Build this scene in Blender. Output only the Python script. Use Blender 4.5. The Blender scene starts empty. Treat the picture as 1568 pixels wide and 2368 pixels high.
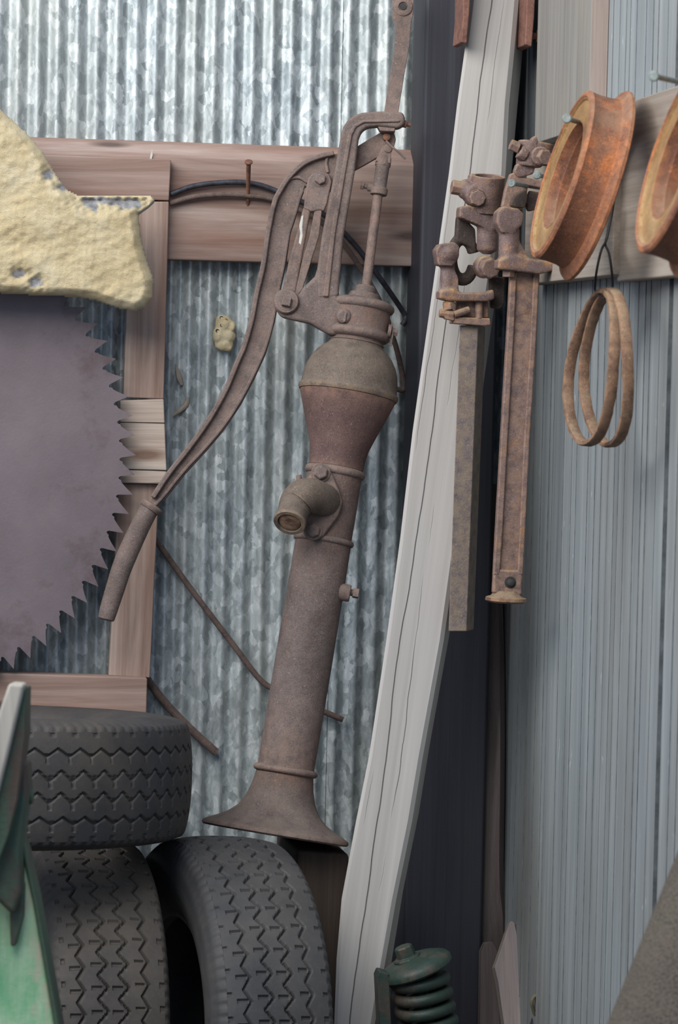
import bpy, bmesh, math, random
import numpy as np
from mathutils import Vector, Matrix
random.seed(7); rng = np.random.default_rng(7)
SC = bpy.context.scene
COL = SC.collection

# ------------------------------------------------------------------ camera
YAW, PITCH, ROLL = (math.radians(a) for a in (8.8, 2.73, 1.3))
F = 7000.0                    # focal length in pixels of the 1568x2368 frame
H = 1.31                      # eye height
def V(*a): return np.array(a, float)
def nrm(v): return np.asarray(v, float) / np.linalg.norm(v)
cf = V(math.sin(YAW)*math.cos(PITCH), math.cos(YAW)*math.cos(PITCH), -math.sin(PITCH))
_r0 = V(math.cos(YAW), -math.sin(YAW), 0); _u0 = np.cross(_r0, cf)
cr = math.cos(ROLL)*_r0 + math.sin(ROLL)*_u0
cu = math.cos(ROLL)*_u0 - math.sin(ROLL)*_r0
CAM = V(-5*math.sin(YAW), -5*math.cos(YAW), H)
cd = bpy.data.cameras.new('camera'); cam = bpy.data.objects.new('camera', cd); COL.objects.link(cam)
cam.matrix_world = Matrix(((cr[0], cu[0], -cf[0], CAM[0]), (cr[1], cu[1], -cf[1], CAM[1]), (cr[2], cu[2], -cf[2], CAM[2]), (0, 0, 0, 1)))
cd.sensor_fit = 'VERTICAL'; cd.sensor_height = 24; cd.lens = 24*F/2368
cd.dof.use_dof = True; cd.dof.focus_distance = 4.66; cd.dof.aperture_fstop = 5.6
SC.camera = cam
# ------------------------------------------------------------------ light
wd = bpy.data.worlds.new('world'); SC.world = wd; wd.use_nodes = True
bg = wd.node_tree.nodes['Background']; bg.inputs[0].default_value = (0.55, 0.71, 1.0, 1); bg.inputs[1].default_value = 0.70
def area_light(name, loc, target, sx, sy, power, color):
    l = bpy.data.lights.new(name, 'AREA'); l.shape = 'RECTANGLE'; l.size = sx; l.size_y = sy; l.energy = power; l.color = color
    o = bpy.data.objects.new(name, l); COL.objects.link(o); o.location = loc
    o.rotation_euler = (Vector(target)-Vector(loc)).to_track_quat('-Z', 'Y').to_euler()
area_light('open_bay_daylight', (-1.9, -2.2, 3.1), (0, -0.1, 1.7), 3.2, 1.8, 126, (1.0, 0.965, 0.90))
SC.view_settings.view_transform = 'Standard'; SC.view_settings.look = 'None'
SC.view_settings.exposure = 0.22; SC.view_settings.gamma = 1.0; SC.view_settings.use_curve_mapping = False

# ------------------------------------------------------------------ geometry helpers
def ray(px, py): return cf*F + cr*(px-784) - cu*(py-1184)
def W(px, py, d):                                   # point on the plane d metres in front of the iron wall
    v = ray(px, py); return CAM + v*((-d-CAM[1])/v[1])
XR = W(1155, 1400, 0)[0]                            # plane of the board wall
def Rw(px, py, off=0):                              # point off metres in front of the board wall
    v = ray(px, py); return CAM + v*((XR-off-CAM[0])/v[0])
def mpp(p): return float((np.asarray(p)-CAM) @ cf)/F  # metres per pixel at a point

class Frame:
    """ex right, ey towards the viewer, ez along the thing"""
    def __init__(s, o, top, hint):
        s.o = np.asarray(o, float); s.ez = nrm(np.asarray(top)-s.o)
        h = np.asarray(hint, float); s.ey = nrm(h - (h @ s.ez)*s.ez); s.ex = -np.cross(s.ey, s.ez)
        s.m = mpp(s.o)
    def pt(s, px, py, off=0.0):
        v = ray(px, py); p0 = s.o + s.ey*off
        return CAM + v*(((p0-CAM) @ s.ey)/(v @ s.ey))
    def pp(s, px, py, offpx=0.0): return s.pt(px, py, offpx*s.m)
    @property
    def M(s):
        return Matrix(((s.ex[0], -s.ey[0], s.ez[0], s.o[0]), (s.ex[1], -s.ey[1], s.ez[1], s.o[1]), (s.ex[2], -s.ey[2], s.ez[2], s.o[2]), (0, 0, 0, 1)))
def wframe(px, py, px2, py2, d, d2=None, hint=(0, -1, 0)):
    return Frame(W(px, py, d), W(px2, py2, d if d2 is None else d2), hint)

def join(*geos):
    vs, fs = [], []
    for v, f in geos:
        n = len(vs); vs += [tuple(p) for p in v]; fs += [tuple(i+n for i in q) for q in f]
    return vs, fs
def loft(secs, cap=True, closed=False):
    n = len(secs[0]); vs = [tuple(p) for s in secs for p in s]; fs = []
    k = len(secs)
    for i in range(k if closed else k-1):
        a, b = i*n, ((i+1) % k)*n
        for j in range(n): fs.append((a+j, a+(j+1) % n, b+(j+1) % n, b+j))
    if cap and not closed: fs += [tuple(range(n))[::-1], tuple(range((k-1)*n, k*n))]
    return vs, fs
def prism(fr, poly, o0, o1, px=True):               # outline seen in the photo at the front plane, given a real thickness
    s = fr.m if px else 1.0
    front = [fr.pt(x, y, o1*s) for x, y in poly]
    back = [p - fr.ey*(o1-o0)*s for p in front]
    return loft([back, front])
def perp(a):
    a = nrm(a); h = V(0, 0, 1) if abs(a[2]) < .9 else V(1, 0, 0)
    x = nrm(np.cross(a, h)); return x, np.cross(a, x)
def lathe(o, axis, prof, n=32, closed=False, rot=0.0):
    a = nrm(axis); x, y = perp(a); o = np.asarray(o, float)
    secs = [[o + a*t + (x*math.cos(rot+2*math.pi*i/n) + y*math.sin(rot+2*math.pi*i/n))*max(r, 1e-5) for i in range(n)] for t, r in prof]
    return loft(secs, closed=closed)
def spline(pts, k=6):
    P = [np.asarray(p, float) for p in pts]; P = [2*P[0]-P[1]] + P + [2*P[-1]-P[-2]]; out = []
    for i in range(1, len(P)-2):
        for j in range(k):
            t = j/k; a, b, c, d = P[i-1:i+3]
            out.append(.5*((2*b)+(c-a)*t+(2*a-5*b+4*c-d)*t*t+(3*b-a-3*c+d)*t**3))
    out.append(P[-2]); return out
def tube(pts, r, n=12, closed=False, sec=None):
    P = [np.asarray(p, float) for p in pts]; k = len(P)
    rr = r if hasattr(r, '__len__') else [r]*k
    if len(rr) != k: rr = np.interp(np.linspace(0, 1, k), np.linspace(0, 1, len(rr)), rr)
    x = None; secs = []
    for i in range(k):
        t = nrm(P[(i+1) % k]-P[i-1]) if closed else nrm(P[min(i+1, k-1)]-P[max(i-1, 0)])
        if x is None: x = perp(t)[0]
        x = nrm(x - (x @ t)*t); y = np.cross(t, x)
        secs.append([P[i] + (x*math.cos(2*math.pi*j/n)+y*math.sin(2*math.pi*j/n))*rr[i] for j in range(n)])
    return loft(secs, closed=closed)
def box(lo, hi):
    (a, b, c), (d, e, f) = lo, hi
    return loft([[(a, b, c), (d, b, c), (d, e, c), (a, e, c)], [(a, b, f), (d, b, f), (d, e, f), (a, e, f)]])
def ball(o, ax, n=16, m=10):                        # ellipsoid, ax = three axis vectors
    secs = []
    for i in range(m+1):
        t = math.pi*i/m
        secs.append([np.asarray(o)+np.asarray(ax[2])*-math.cos(t)+(np.asarray(ax[0])*math.cos(2*math.pi*j/n)+np.asarray(ax[1])*math.sin(2*math.pi*j/n))*max(math.sin(t), 1e-4) for j in range(n)])
    return loft(secs)

# ------------------------------------------------------------------ object helpers
LOC = {}
def thing(name, label, cat, loc, group=None, kind=None):
    o = bpy.data.objects.new(name, None); COL.objects.link(o); o.location = [float(c) for c in loc]; o.empty_display_size = .05
    if label: o['label'] = label
    if cat: o['category'] = cat
    if group: o['group'] = group
    if kind: o['kind'] = kind
    LOC[o] = Matrix.Translation([float(c) for c in loc]); return o
def tag(o, label, cat, group=None, kind=None):
    o['label'] = label; o['category'] = cat
    if group: o['group'] = group
    if kind: o['kind'] = kind
    return o
def obj(name, geo, mat, parent=None, M=None, bevel=0, seg=2, angle=38, smooth=True, remesh=0, disp=(), label=None):
    v = np.array([tuple(p) for p in geo[0]], float); faces = geo[1]
    if M is None: M = LOC[parent].copy() if parent is not None else Matrix.Translation(v.mean(0).tolist())
    Mi = np.array(M.inverted()); v = v @ Mi[:3, :3].T + Mi[:3, 3]
    me = bpy.data.meshes.new(name); me.from_pydata(v.tolist(), [], [list(map(int, q)) for q in faces]); me.validate()
    bm = bmesh.new(); bm.from_mesh(me); bmesh.ops.recalc_face_normals(bm, faces=bm.faces); bm.to_mesh(me); bm.free()
    if smooth:
        me.shade_smooth()
        if not remesh: me.set_sharp_from_angle(angle=math.radians(angle))
    me.materials.append(mat)
    o = bpy.data.objects.new(name, me); COL.objects.link(o)
    if parent is not None:
        o.parent = parent; o.matrix_basis = LOC[parent].inverted() @ M
        LOC[o] = M
    else:
        o.matrix_basis = M; LOC[o] = M
    if remesh:
        m = o.modifiers.new('remesh', 'REMESH'); m.mode = 'VOXEL'; m.voxel_size = remesh; m.use_smooth_shade = True
        m = o.modifiers.new('smooth', 'SMOOTH'); m.iterations = 3; m.factor = .5
    if bevel:
        m = o.modifiers.new('bevel', 'BEVEL'); m.width = bevel; m.segments = seg; m.limit_method = 'ANGLE'; m.angle_limit = math.radians(30); m.harden_normals = smooth
    for size, st, kind in disp:
        t = bpy.data.textures.new(name+'_relief', kind); t.noise_scale = size
        if kind == 'CLOUDS': t.noise_depth = 3
        m = o.modifiers.new('relief', 'DISPLACE'); m.texture = t; m.strength = st; m.mid_level = .5; m.texture_coords = 'LOCAL'
    if label: o['label'] = label
    return o

# ------------------------------------------------------------------ materials
def lin(c): return tuple((x/255/12.92 if x/255 <= .04045 else ((x/255+.055)/1.055)**2.4) for x in c) + (1,)
class NT:
    def __init__(s, name, rough=.7, metal=0.0):
        s.m = bpy.data.materials.new(name); s.m.use_nodes = True; s.t = s.m.node_tree; s.b = s.t.nodes['Principled BSDF']
        s.b.inputs['Roughness'].default_value = rough; s.b.inputs['Metallic'].default_value = metal
        s.tc = s.t.nodes.new('ShaderNodeTexCoord')
    def n(s, kind, **kw):
        q = s.t.nodes.new('ShaderNode'+kind)
        for k, v in kw.items():
            if k in q.inputs: q.inputs[k].default_value = v
            else: setattr(q, k, v)
        return q
    def l(s, a, b): s.t.links.new(a, b)
    def coord(s, scale=(1, 1, 1), loc=(0, 0, 0)):
        q = s.n('Mapping'); q.inputs['Scale'].default_value = scale; q.inputs['Location'].default_value = loc
        s.l(s.tc.outputs['Object'], q.inputs['Vector']); return q.outputs[0]
    def noise(s, scale, stretch=(1, 1, 1), detail=6, rough=.6, dist=0, loc=(0, 0, 0)):
        q = s.n('TexNoise', Scale=scale, Detail=detail, Roughness=rough, Distortion=dist); s.l(s.coord(stretch, loc), q.inputs['Vector']); return q.outputs[0]
    def ramp(s, fac, stops, interp='LINEAR'):
        q = s.n('ValToRGB'); e = q.color_ramp.elements; q.color_ramp.interpolation = interp
        while len(e) < len(stops): e.new(.5)
        for el, (p, c) in zip(e, stops): el.position = p; el.color = lin(c) if len(c) == 3 else c
        s.l(fac, q.inputs[0]); return q.outputs[0]
    def mask(s, fac, lo, hi):
        q = s.n('MapRange'); q.inputs[1].default_value = lo; q.inputs[2].default_value = hi; s.l(fac, q.inputs[0]); return q.outputs[0]
    def mix(s, fac, a, b, mode='MIX'):
        q = s.n('MixRGB', blend_type=mode)
        for i, x in ((0, fac), (1, a), (2, b)):
            if isinstance(x, (int, float)): q.inputs[i].default_value = x
            elif isinstance(x, tuple): q.inputs[i].default_value = lin(x)
            else: s.l(x, q.inputs[i])
        return q.outputs[0]
    def math(s, op, a, b=0.0):
        q = s.n('Math', operation=op)
        for i, x in ((0, a), (1, b)):
            if isinstance(x, (int, float)): q.inputs[i].default_value = x
            else: s.l(x, q.inputs[i])
        return q.outputs[0]
    def color(s, c): s.l(c, s.b.inputs['Base Color'])
    def bump(s, h, strength=.5, dist=.002):
        q = s.n('Bump', Strength=strength, Distance=dist); s.l(h, q.inputs['Height'])
        if s.b.inputs['Normal'].is_linked: s.l(s.b.inputs['Normal'].links[0].from_socket, q.inputs['Normal'])
        s.l(q.outputs[0], s.b.inputs['Normal'])

def rust(name, dark, mid, light, orange, dust=None, scale=60, bump=.5, amount=.62, rough=.78, metal=.0):
    t = NT(name, rough, metal)
    c = t.ramp(t.noise(scale*.25, detail=8, rough=.7), [(.3, dark), (.52, mid), (.75, light)])
    o = t.mask(t.noise(scale*.3, detail=9, rough=.75, loc=(3, 1, 2)), amount, amount+.14)
    c = t.mix(o, c, orange)
    gr = t.noise(420, detail=3, rough=.75)
    c = t.mix(.55, c, t.ramp(gr, [(.34, (120, 112, 108)), (.5, (225, 222, 220)), (.66, (255, 255, 255))]), 'MULTIPLY')
    gm_ = t.mask(t.noise(130, detail=6, rough=.8, loc=(2, 8, 5)), .58, .68)
    c = t.mix(t.math('MULTIPLY', gm_, .55), c, orange)
    sp = t.mask(t.noise(310, detail=3, rough=.7, loc=(5, 5, 1)), .62, .70)
    c = t.mix(t.math('MULTIPLY', sp, .6), c, tuple(min(255, x+34) for x in light))
    ge = t.n('NewGeometry')
    ew = t.math('MULTIPLY', t.mask(ge.outputs['Pointiness'], .515, .57), t.mask(t.noise(70, detail=5, loc=(1, 6, 3)), .35, .6))
    c = t.mix(t.math('MULTIPLY', ew, .55), c, tuple(min(255, int(a_*.5+b_*.5+16)) for a_, b_ in zip(light, orange)))
    cw = t.math('MULTIPLY', t.mask(ge.outputs['Pointiness'], .485, .43), t.mask(t.noise(60, detail=5, loc=(4, 2, 3)), .32, .55))
    c = t.mix(t.math('MULTIPLY', cw, .6), c, orange)
    if dust:
        g = t.n('NewGeometry'); sx = t.n('SeparateXYZ'); t.l(g.outputs['Normal'], sx.inputs[0])
        up = t.mask(sx.outputs[2], .15, .8)
        dn = t.mask(t.noise(scale*.5, detail=6, loc=(7, 0, 0)), .38, .62)
        c = t.mix(t.math('MULTIPLY', t.math('MULTIPLY', up, dn), .5), c, dust)
    t.color(c); t.bump(t.noise(scale*9, detail=5, rough=.7), bump, .0016); t.bump(t.noise(scale*1.2, detail=5), bump*.6, .003); return t.m

def wood(name, stops, grain=60, along=2.0, crack=0.0, bump=.35, knots=None, blotch=None, rough=.85):
    t = NT(name, rough)
    gn = t.noise(1, (grain, grain, along), detail=8, rough=.65, dist=.6)
    c = t.ramp(gn, stops)
    if blotch:
        bn = t.mask(t.noise(1, (9, 9, 2.2), detail=4, loc=(2, 5, 1)), .5, .72)
        c = t.mix(t.math('MULTIPLY', bn, .75), c, blotch)
    fine = t.noise(1, (grain*6, grain*6, along*3), detail=4, rough=.7)
    c = t.mix(.22, c, t.ramp(fine, [(.3, (60, 55, 55)), (.55, (255, 255, 255))]), 'MULTIPLY')
    if knots:
        q = t.n('TexVoronoi', Scale=1.0); q.inputs['Randomness'].default_value = 1; t.l(t.coord((14, 14, 4), (.3, .1, .7)), q.inputs['Vector'])
        k = t.mask(q.outputs['Distance'], .17, .07); c = t.mix(t.math('MULTIPLY', k, .8), c, knots)
    h = t.noise(1, (grain*3, grain*3, along*2), detail=6, rough=.7)
    t.bump(h, bump, .002)
    if crack:
        cn = t.noise(1, (19, 6, .55), detail=2.5, rough=.45, loc=(1.3, 0, .2))
        d = t.math('ABSOLUTE', t.math('SUBTRACT', cn, .5)); k = t.mask(d, crack, crack*.25)
        gate = t.mask(t.noise(1, (6, 6, .8), detail=1, loc=(4, 4, 4)), .36, .44); k = t.math('MULTIPLY', k, gate)
        c = t.mix(k, c, (38, 34, 34)); t.bump(t.math('SUBTRACT', 1.0, k), .9, .004)
    t.color(c); return t.m

def timber_mat():
    t = NT('grey_weathered_timber', .82)
    g = t.noise(1, (60, 60, .8), detail=7, rough=.6, dist=.3)
    c = t.ramp(g, [(.25, (162, 157, 151)), (.5, (177, 173, 168)), (.8, (191, 187, 182))])
    b = t.mask(t.noise(1, (8, 8, 1.0), detail=4), .45, .7); c = t.mix(t.math('MULTIPLY', b, .5), c, (164, 154, 152))
    sx = t.n('SeparateXYZ'); t.l(t.tc.outputs['Object'], sx.inputs[0])
    wob = t.math('MULTIPLY', t.math('SUBTRACT', t.noise(1, (.01, .01, 2.6), detail=4, rough=.5), .5), .030)
    wob2 = t.math('MULTIPLY', t.math('SUBTRACT', t.noise(1, (.01, .01, 3.4), detail=4, rough=.55, loc=(0, 0, 7)), .5), .026)
    tot = None
    for x0, w, wb_, lo, hi, sd in ((-.004, .0012, wob, .36, .42, 1), (.016, .0007, wob2, .50, .58, 2), (-.024, .0006, wob2, .52, .6, 3)):
        d = t.math('ABSOLUTE', t.math('SUBTRACT', t.math('SUBTRACT', sx.outputs[0], x0), wb_))
        k = t.math('MULTIPLY', t.mask(d, w, w*.35), t.mask(t.noise(1, (.01, .01, 2.2), detail=2, loc=(0, 0, sd*3.7)), lo, hi))
        tot = k if tot is None else t.math('MAXIMUM', tot, k)
    c = t.mix(t.math('MULTIPLY', tot, .8), c, (58, 52, 50)); t.bump(g, .15, .002); t.bump(t.math('SUBTRACT', 1.0, tot), .6, .003)
    t.color(c); return t.m

def galvanised():
    t = NT('galvanised_iron', .46, .35)
    vd = t.n('TexNoise', Scale=1.0, Detail=4.0); t.l(t.coord((60, 60, 45)), vd.inputs['Vector'])
    vm = t.n('VectorMath', operation='MULTIPLY_ADD'); t.l(vd.outputs['Color'], vm.inputs[0]); vm.inputs[1].default_value = (1.6, 1.6, 1.6); t.l(t.coord((95, 40, 52)), vm.inputs[2])
    vo = t.n('TexVoronoi', Scale=1.0); t.l(vm.outputs[0], vo.inputs['Vector'])
    vs_ = t.n('SeparateXYZ'); t.l(vo.outputs['Color'], vs_.inputs[0])
    a = t.mix(.24, t.noise(1, (62, 62, 26), detail=7, rough=.72, dist=.8), vs_.outputs[0])
    c = t.ramp(a, [(.30, (126, 136, 139)), (.44, (156, 166, 169)), (.55, (182, 191, 193)), (.68, (216, 222, 223))])
    w = t.mask(t.noise(1, (7, 7, 1.6), detail=5), .42, .68)
    c = t.mix(t.math('MULTIPLY', w, .5), c, (174, 172, 160))
    s = t.mask(t.noise(1, (22, 22, 2.2), detail=5, rough=.6, loc=(5, 2, 0)), .56, .75)
    c = t.mix(t.math('MULTIPLY', s, .4), c, (112, 118, 120))
    r = t.mask(t.noise(1, (26, 26, 7), detail=6, loc=(9, 9, 9)), .70, .80)
    c = t.mix(t.math('MULTIPLY', r, .6), c, (134, 112, 84))
    t.color(c)
    t.l(t.mask(a, .2, 1.9), t.b.inputs['Roughness']); t.b.inputs['Roughness'].links[0].from_node.inputs[3].default_value = .34; t.b.inputs['Roughness'].links[0].from_node.inputs[4].default_value = .85
    t.bump(t.noise(1, (60, 60, 20), detail=5), .12, .002); return t.m

def grooved():
    t = NT('weathered_grooved_board', .62)
    g = t.noise(1, (45, 45, 2.0), detail=6, rough=.6)
    c = t.ramp(g, [(.3, (124, 131, 134)), (.5, (140, 146, 148)), (.7, (156, 161, 162))])
    b = t.mask(t.noise(1, (6, 6, 1.5), detail=4), .45, .7); c = t.mix(t.math('MULTIPLY', b, .5), c, (118, 112, 104))
    fl = t.mask(t.noise(1, (120, 60, 22), detail=3, rough=.6, dist=1.2, loc=(2, 2, 2)), .68, .74); c = t.mix(t.math('MULTIPLY', fl, .7), c, (186, 196, 198))
    t.color(c); t.bump(g, .3, .002); return t.m

def rubber(name, base, dustc, dust=.5):
    t = NT(name, .72)
    c = t.ramp(t.noise(14, detail=7, rough=.7), [(.3, base), (.7, tuple(min(255, int(x*1.35)) for x in base))])
    d = t.mask(t.noise(5, detail=8, rough=.72, loc=(1, 2, 3)), .40, .68); c = t.mix(t.math('MULTIPLY', d, dust), c, dustc)
    f = t.mask(t.noise(160, detail=4, rough=.8), .60, .75); c = t.mix(t.math('MULTIPLY', f, .3), c, dustc)
    t.color(c); t.bump(t.noise(220, detail=4), .25, .001); t.bump(t.noise(18, detail=5), .2, .004); return t.m

def mud():
    t = NT('dry_yellow_mud', .95)
    c = t.ramp(t.noise(16, detail=9, rough=.7), [(.28, (204, 182, 140)), (.5, (219, 201, 161)), (.72, (233, 220, 188))])
    k = t.mask(t.noise(70, detail=8, rough=.75), .55, .75); c = t.mix(t.math('MULTIPLY', k, .3), c, (180, 152, 106))
    av = t.n('Attribute', attribute_name='bare'); c = t.mix(av.outputs['Fac'], c, t.ramp(t.noise(60, detail=5), [(.3, (124, 124, 126)), (.55, (160, 160, 162)), (.75, (212, 210, 210))]))
    t.color(c); t.bump(t.noise(120, detail=9, rough=.78), .85, .005); t.bump(t.noise(26, (1, 1, 1.8), detail=6, rough=.7, dist=.6), .35, .006); return t.m

def plain(name, col, rough=.6, metal=0.0, var=.2, scale=40, bump=.15):
    t = NT(name, rough, metal)
    lo = tuple(int(x*(1-var)) for x in col); hi = tuple(min(255, int(x*(1+var))) for x in col)
    n = t.noise(scale, detail=6, rough=.65); t.color(t.ramp(n, [(.3, lo), (.7, hi)])); t.bump(n, bump, .002); return t.m

def green_paint(name, a, b, wear, amt=.55):
    t = NT(name, .55)
    c = t.ramp(t.noise(11, (1.4, 1.4, .35), detail=6, rough=.65), [(.40, a), (.58, b)])
    w = t.mask(t.noise(11, (1.4, 1.4, .7), detail=8, rough=.7, loc=(4, 0, 1)), amt, amt+.1); c = t.mix(w, c, wear)
    f = t.mask(t.noise(190, detail=4, rough=.8), .58, .7); c = t.mix(t.math('MULTIPLY', f, .5), c, wear)
    t.color(c); t.bump(t.noise(150, detail=5), .35, .002); return t.m

def matting():
    t = NT('woven_matting', .95)
    q = t.n('TexVoronoi', Scale=1.0); t.l(t.coord((420, 420, 300)), q.inputs['Vector'])
    c = t.ramp(t.noise(12, detail=6), [(.3, (88, 80, 70)), (.55, (104, 94, 82)), (.75, (98, 96, 80))])
    c = t.mix(t.mask(q.outputs['Distance'], .25, .8), c, (70, 64, 57)); t.color(c); t.bump(q.outputs['Distance'], .6, -.004); return t.m

def sawsteel():
    t = NT('brown_saw_steel', .5, .25)
    c = t.ramp(t.noise(8, detail=6, rough=.6), [(.3, (108, 97, 100)), (.7, (124, 112, 115))])
    w = t.mask(t.noise(7, detail=9, rough=.7, loc=(0, 2, 4)), .52, .66); c = t.mix(t.math('MULTIPLY', w, .7), c, (86, 66, 66))
    f = t.mask(t.noise(260, detail=3, rough=.8), .60, .7); c = t.mix(t.math('MULTIPLY', f, .4), c, (140, 110, 100))
    s = t.mask(t.noise(1, (16, 16, 16), detail=8, rough=.75, loc=(6, 1, 1)), .68, .74); c = t.mix(s, c, (176, 124, 88))
    t.color(c); t.bump(t.noise(200, detail=4), .2, .001); return t.m

M_GROOVE_SHADE = plain('groove_shade', (98, 104, 107), .95)  # painted shade for the thin dark lines of grooves and seam
def shade_grooves(o, off):  # gives groove walls and the seam end face the shade colour
    o.data.materials.append(M_GROOVE_SHADE); vx = [LOC[o].translation.x+v.co.x for v in o.data.vertices]
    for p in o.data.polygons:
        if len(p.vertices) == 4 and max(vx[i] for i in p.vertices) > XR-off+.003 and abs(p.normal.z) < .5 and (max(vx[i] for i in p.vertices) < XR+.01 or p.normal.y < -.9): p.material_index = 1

M_GALV = galvanised(); M_GROOVE = grooved(); M_MUD = mud(); M_SAW = sawsteel()
M_PUMP = rust('brown_cast_iron', (88, 76, 72), (116, 102, 97), (138, 124, 118), (140, 98, 76), (134, 120, 106), 55, .6, .60)
M_PUMP2 = rust('maroon_cast_iron', (86, 66, 62), (112, 87, 82), (130, 106, 99), (142, 96, 70), (126, 112, 98), 50, .5, .62)
M_DOME = rust('dusty_cast_iron', (88, 78, 70), (112, 99, 89), (132, 119, 107), (156, 118, 78), (132, 119, 104), 70, .6, .66)
M_CLAMP = rust('clamp_iron', (90, 70, 66), (120, 99, 95), (150, 129, 126), (174, 126, 78), (196, 168, 118), 60, .45, .55, .58)
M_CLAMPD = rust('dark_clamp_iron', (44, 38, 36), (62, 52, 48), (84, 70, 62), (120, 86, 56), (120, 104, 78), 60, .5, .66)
M_BARG = rust('bar_iron', (96, 86, 88), (118, 107, 108), (140, 127, 127), (138, 114, 62), (150, 124, 74), 30, .4, .585, .6)
M_WHEEL = rust('orange_rust', (92, 60, 50), (134, 86, 62), (158, 108, 78), (204, 120, 60), (164, 138, 112), 50, .55, .52)
M_WHEELIN = rust('ochre_rust', (118, 86, 54), (152, 116, 70), (178, 146, 98), (186, 118, 60), (192, 172, 134), 46, .5, .6)
M_HOOP = rust('pitted_rust', (96, 70, 58), (130, 100, 82), (178, 150, 122), (164, 110, 70), (176, 160, 132), 90, .8, .58)
M_STRAP = rust('dull_red_iron', (96, 64, 56), (122, 84, 74), (138, 102, 90), (140, 86, 60), None, 50, .4, .66)
M_NAILR = rust('rusty_nail_iron', (84, 56, 48), (108, 74, 62), (130, 96, 80), (140, 84, 50), None, 90, .4, .6)
M_NAILG = plain('zinc_nail', (122, 130, 128), .6, .3, .3, 120)
M_ROD = plain('black_rod', (52, 52, 58), .55, .2, .35, 90)
M_ROD2 = rust('brown_rod', (70, 58, 54), (92, 78, 74), (112, 98, 92), (120, 86, 64), None, 60, .4, .66)
M_WIRE = plain('black_wire', (34, 34, 36), .6, .2)
M_STEELP = plain('bare_plough_steel', (176, 178, 190), .38, .55, .2, 30)
M_RAIL = wood('pinkish_old_board', [(.30, (112, 86, 76)), (.43, (142, 116, 104)), (.55, (164, 142, 131)), (.68, (184, 168, 158))], 17, 1.1, 0, .3, (74, 58, 52), (140, 102, 86))
M_BATTEN = wood('reddish_batten', [(.30, (124, 98, 86)), (.43, (150, 126, 113)), (.55, (172, 151, 139)), (.68, (190, 174, 163))], 20, 1.1, 0, .3, None, (140, 108, 92))
M_SPLICE = wood('pale_splice_board', [(.28, (160, 138, 122)), (.5, (184, 166, 152)), (.8, (200, 186, 172))], 40, 1.6, .012, .3, (110, 80, 62))
M_TIMBER = timber_mat()
M_PLANK = wood('grey_plank', [(.25, (118, 114, 108)), (.5, (138, 134, 128)), (.8, (156, 152, 144))], 40, 1.2, 0, .25, None, (150, 142, 128))
M_EDGE = wood('pink_plank_edge', [(.25, (142, 126, 116)), (.5, (164, 148, 138)), (.8, (178, 165, 156))], 40, 1.2, 0, .3)
M_BEAM = wood('fuzzy_grey_beam', [(.25, (124, 112, 100)), (.5, (152, 140, 128)), (.8, (178, 168, 156))], 30, 1.5, 0, .4, None, (112, 96, 82))
M_POST = wood('tarred_post', [(.25, (40, 40, 46)), (.5, (52, 52, 60)), (.8, (66, 66, 76))], 40, .8, 0, .25, None, (58, 54, 58), .62)
M_DARKW = wood('dark_warped_board', [(.25, (70, 62, 59)), (.5, (96, 86, 82)), (.8, (124, 114, 110))], 40, 1.2, 0, .35, None, (70, 58, 50))
M_SHARD = wood('pale_split_board', [(.25, (118, 106, 108)), (.5, (150, 138, 134)), (.8, (172, 160, 150))], 30, 1.4, 0, .35, None, (130, 118, 124))
M_STUMP = wood('dark_block_wood', [(.25, (50, 40, 36)), (.5, (72, 60, 52)), (.8, (90, 78, 68))], 30, 1.4, 0, .4)
M_TYRE1 = rubber('tyre_black', (44, 43, 45), (104, 94, 80), .4)
M_TYRE2 = rubber('tyre_dusty', (50, 47, 46), (108, 99, 87), .5)
M_TYRE3 = rubber('tyre_grey', (48, 48, 50), (96, 92, 86), .45)
M_GREEN = green_paint('faded_green_paint', (112, 172, 122), (178, 198, 164), (172, 170, 144), .55)
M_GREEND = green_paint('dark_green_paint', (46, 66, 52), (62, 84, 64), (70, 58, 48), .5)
M_SPRING = green_paint('green_spring_paint', (34, 52, 45), (46, 66, 57), (76, 66, 58), .48)
M_MACHW = wood('grey_green_bar', [(.25, (140, 136, 126)), (.5, (164, 158, 148)), (.8, (182, 176, 166))], 20, 1, 0, .2)
M_WHITE = plain('chipped_white_paint', (196, 192, 184), .7, 0, .1)
M_MAT = matting()
M_FLOOR = plain('earth_floor', (70, 62, 54), .95, 0, .35, 14, .6)
M_BAG_HOLE = plain('dark_rubber_and_hole_shade', (52, 50, 50), .8, 0, .3, 30)  # rubber colour, also the painted dark of small holes
M_STRIP = plain('dull_yellow_cord', (104, 98, 76), .8)

# ================================================================== the setting
fl = obj('floor', box((-14, -18, -.05), (XR+.05, .05, 0)), M_FLOOR, smooth=False); fl['kind'] = 'structure'; fl['label'] = 'dark trodden earth floor of the shed'

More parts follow.
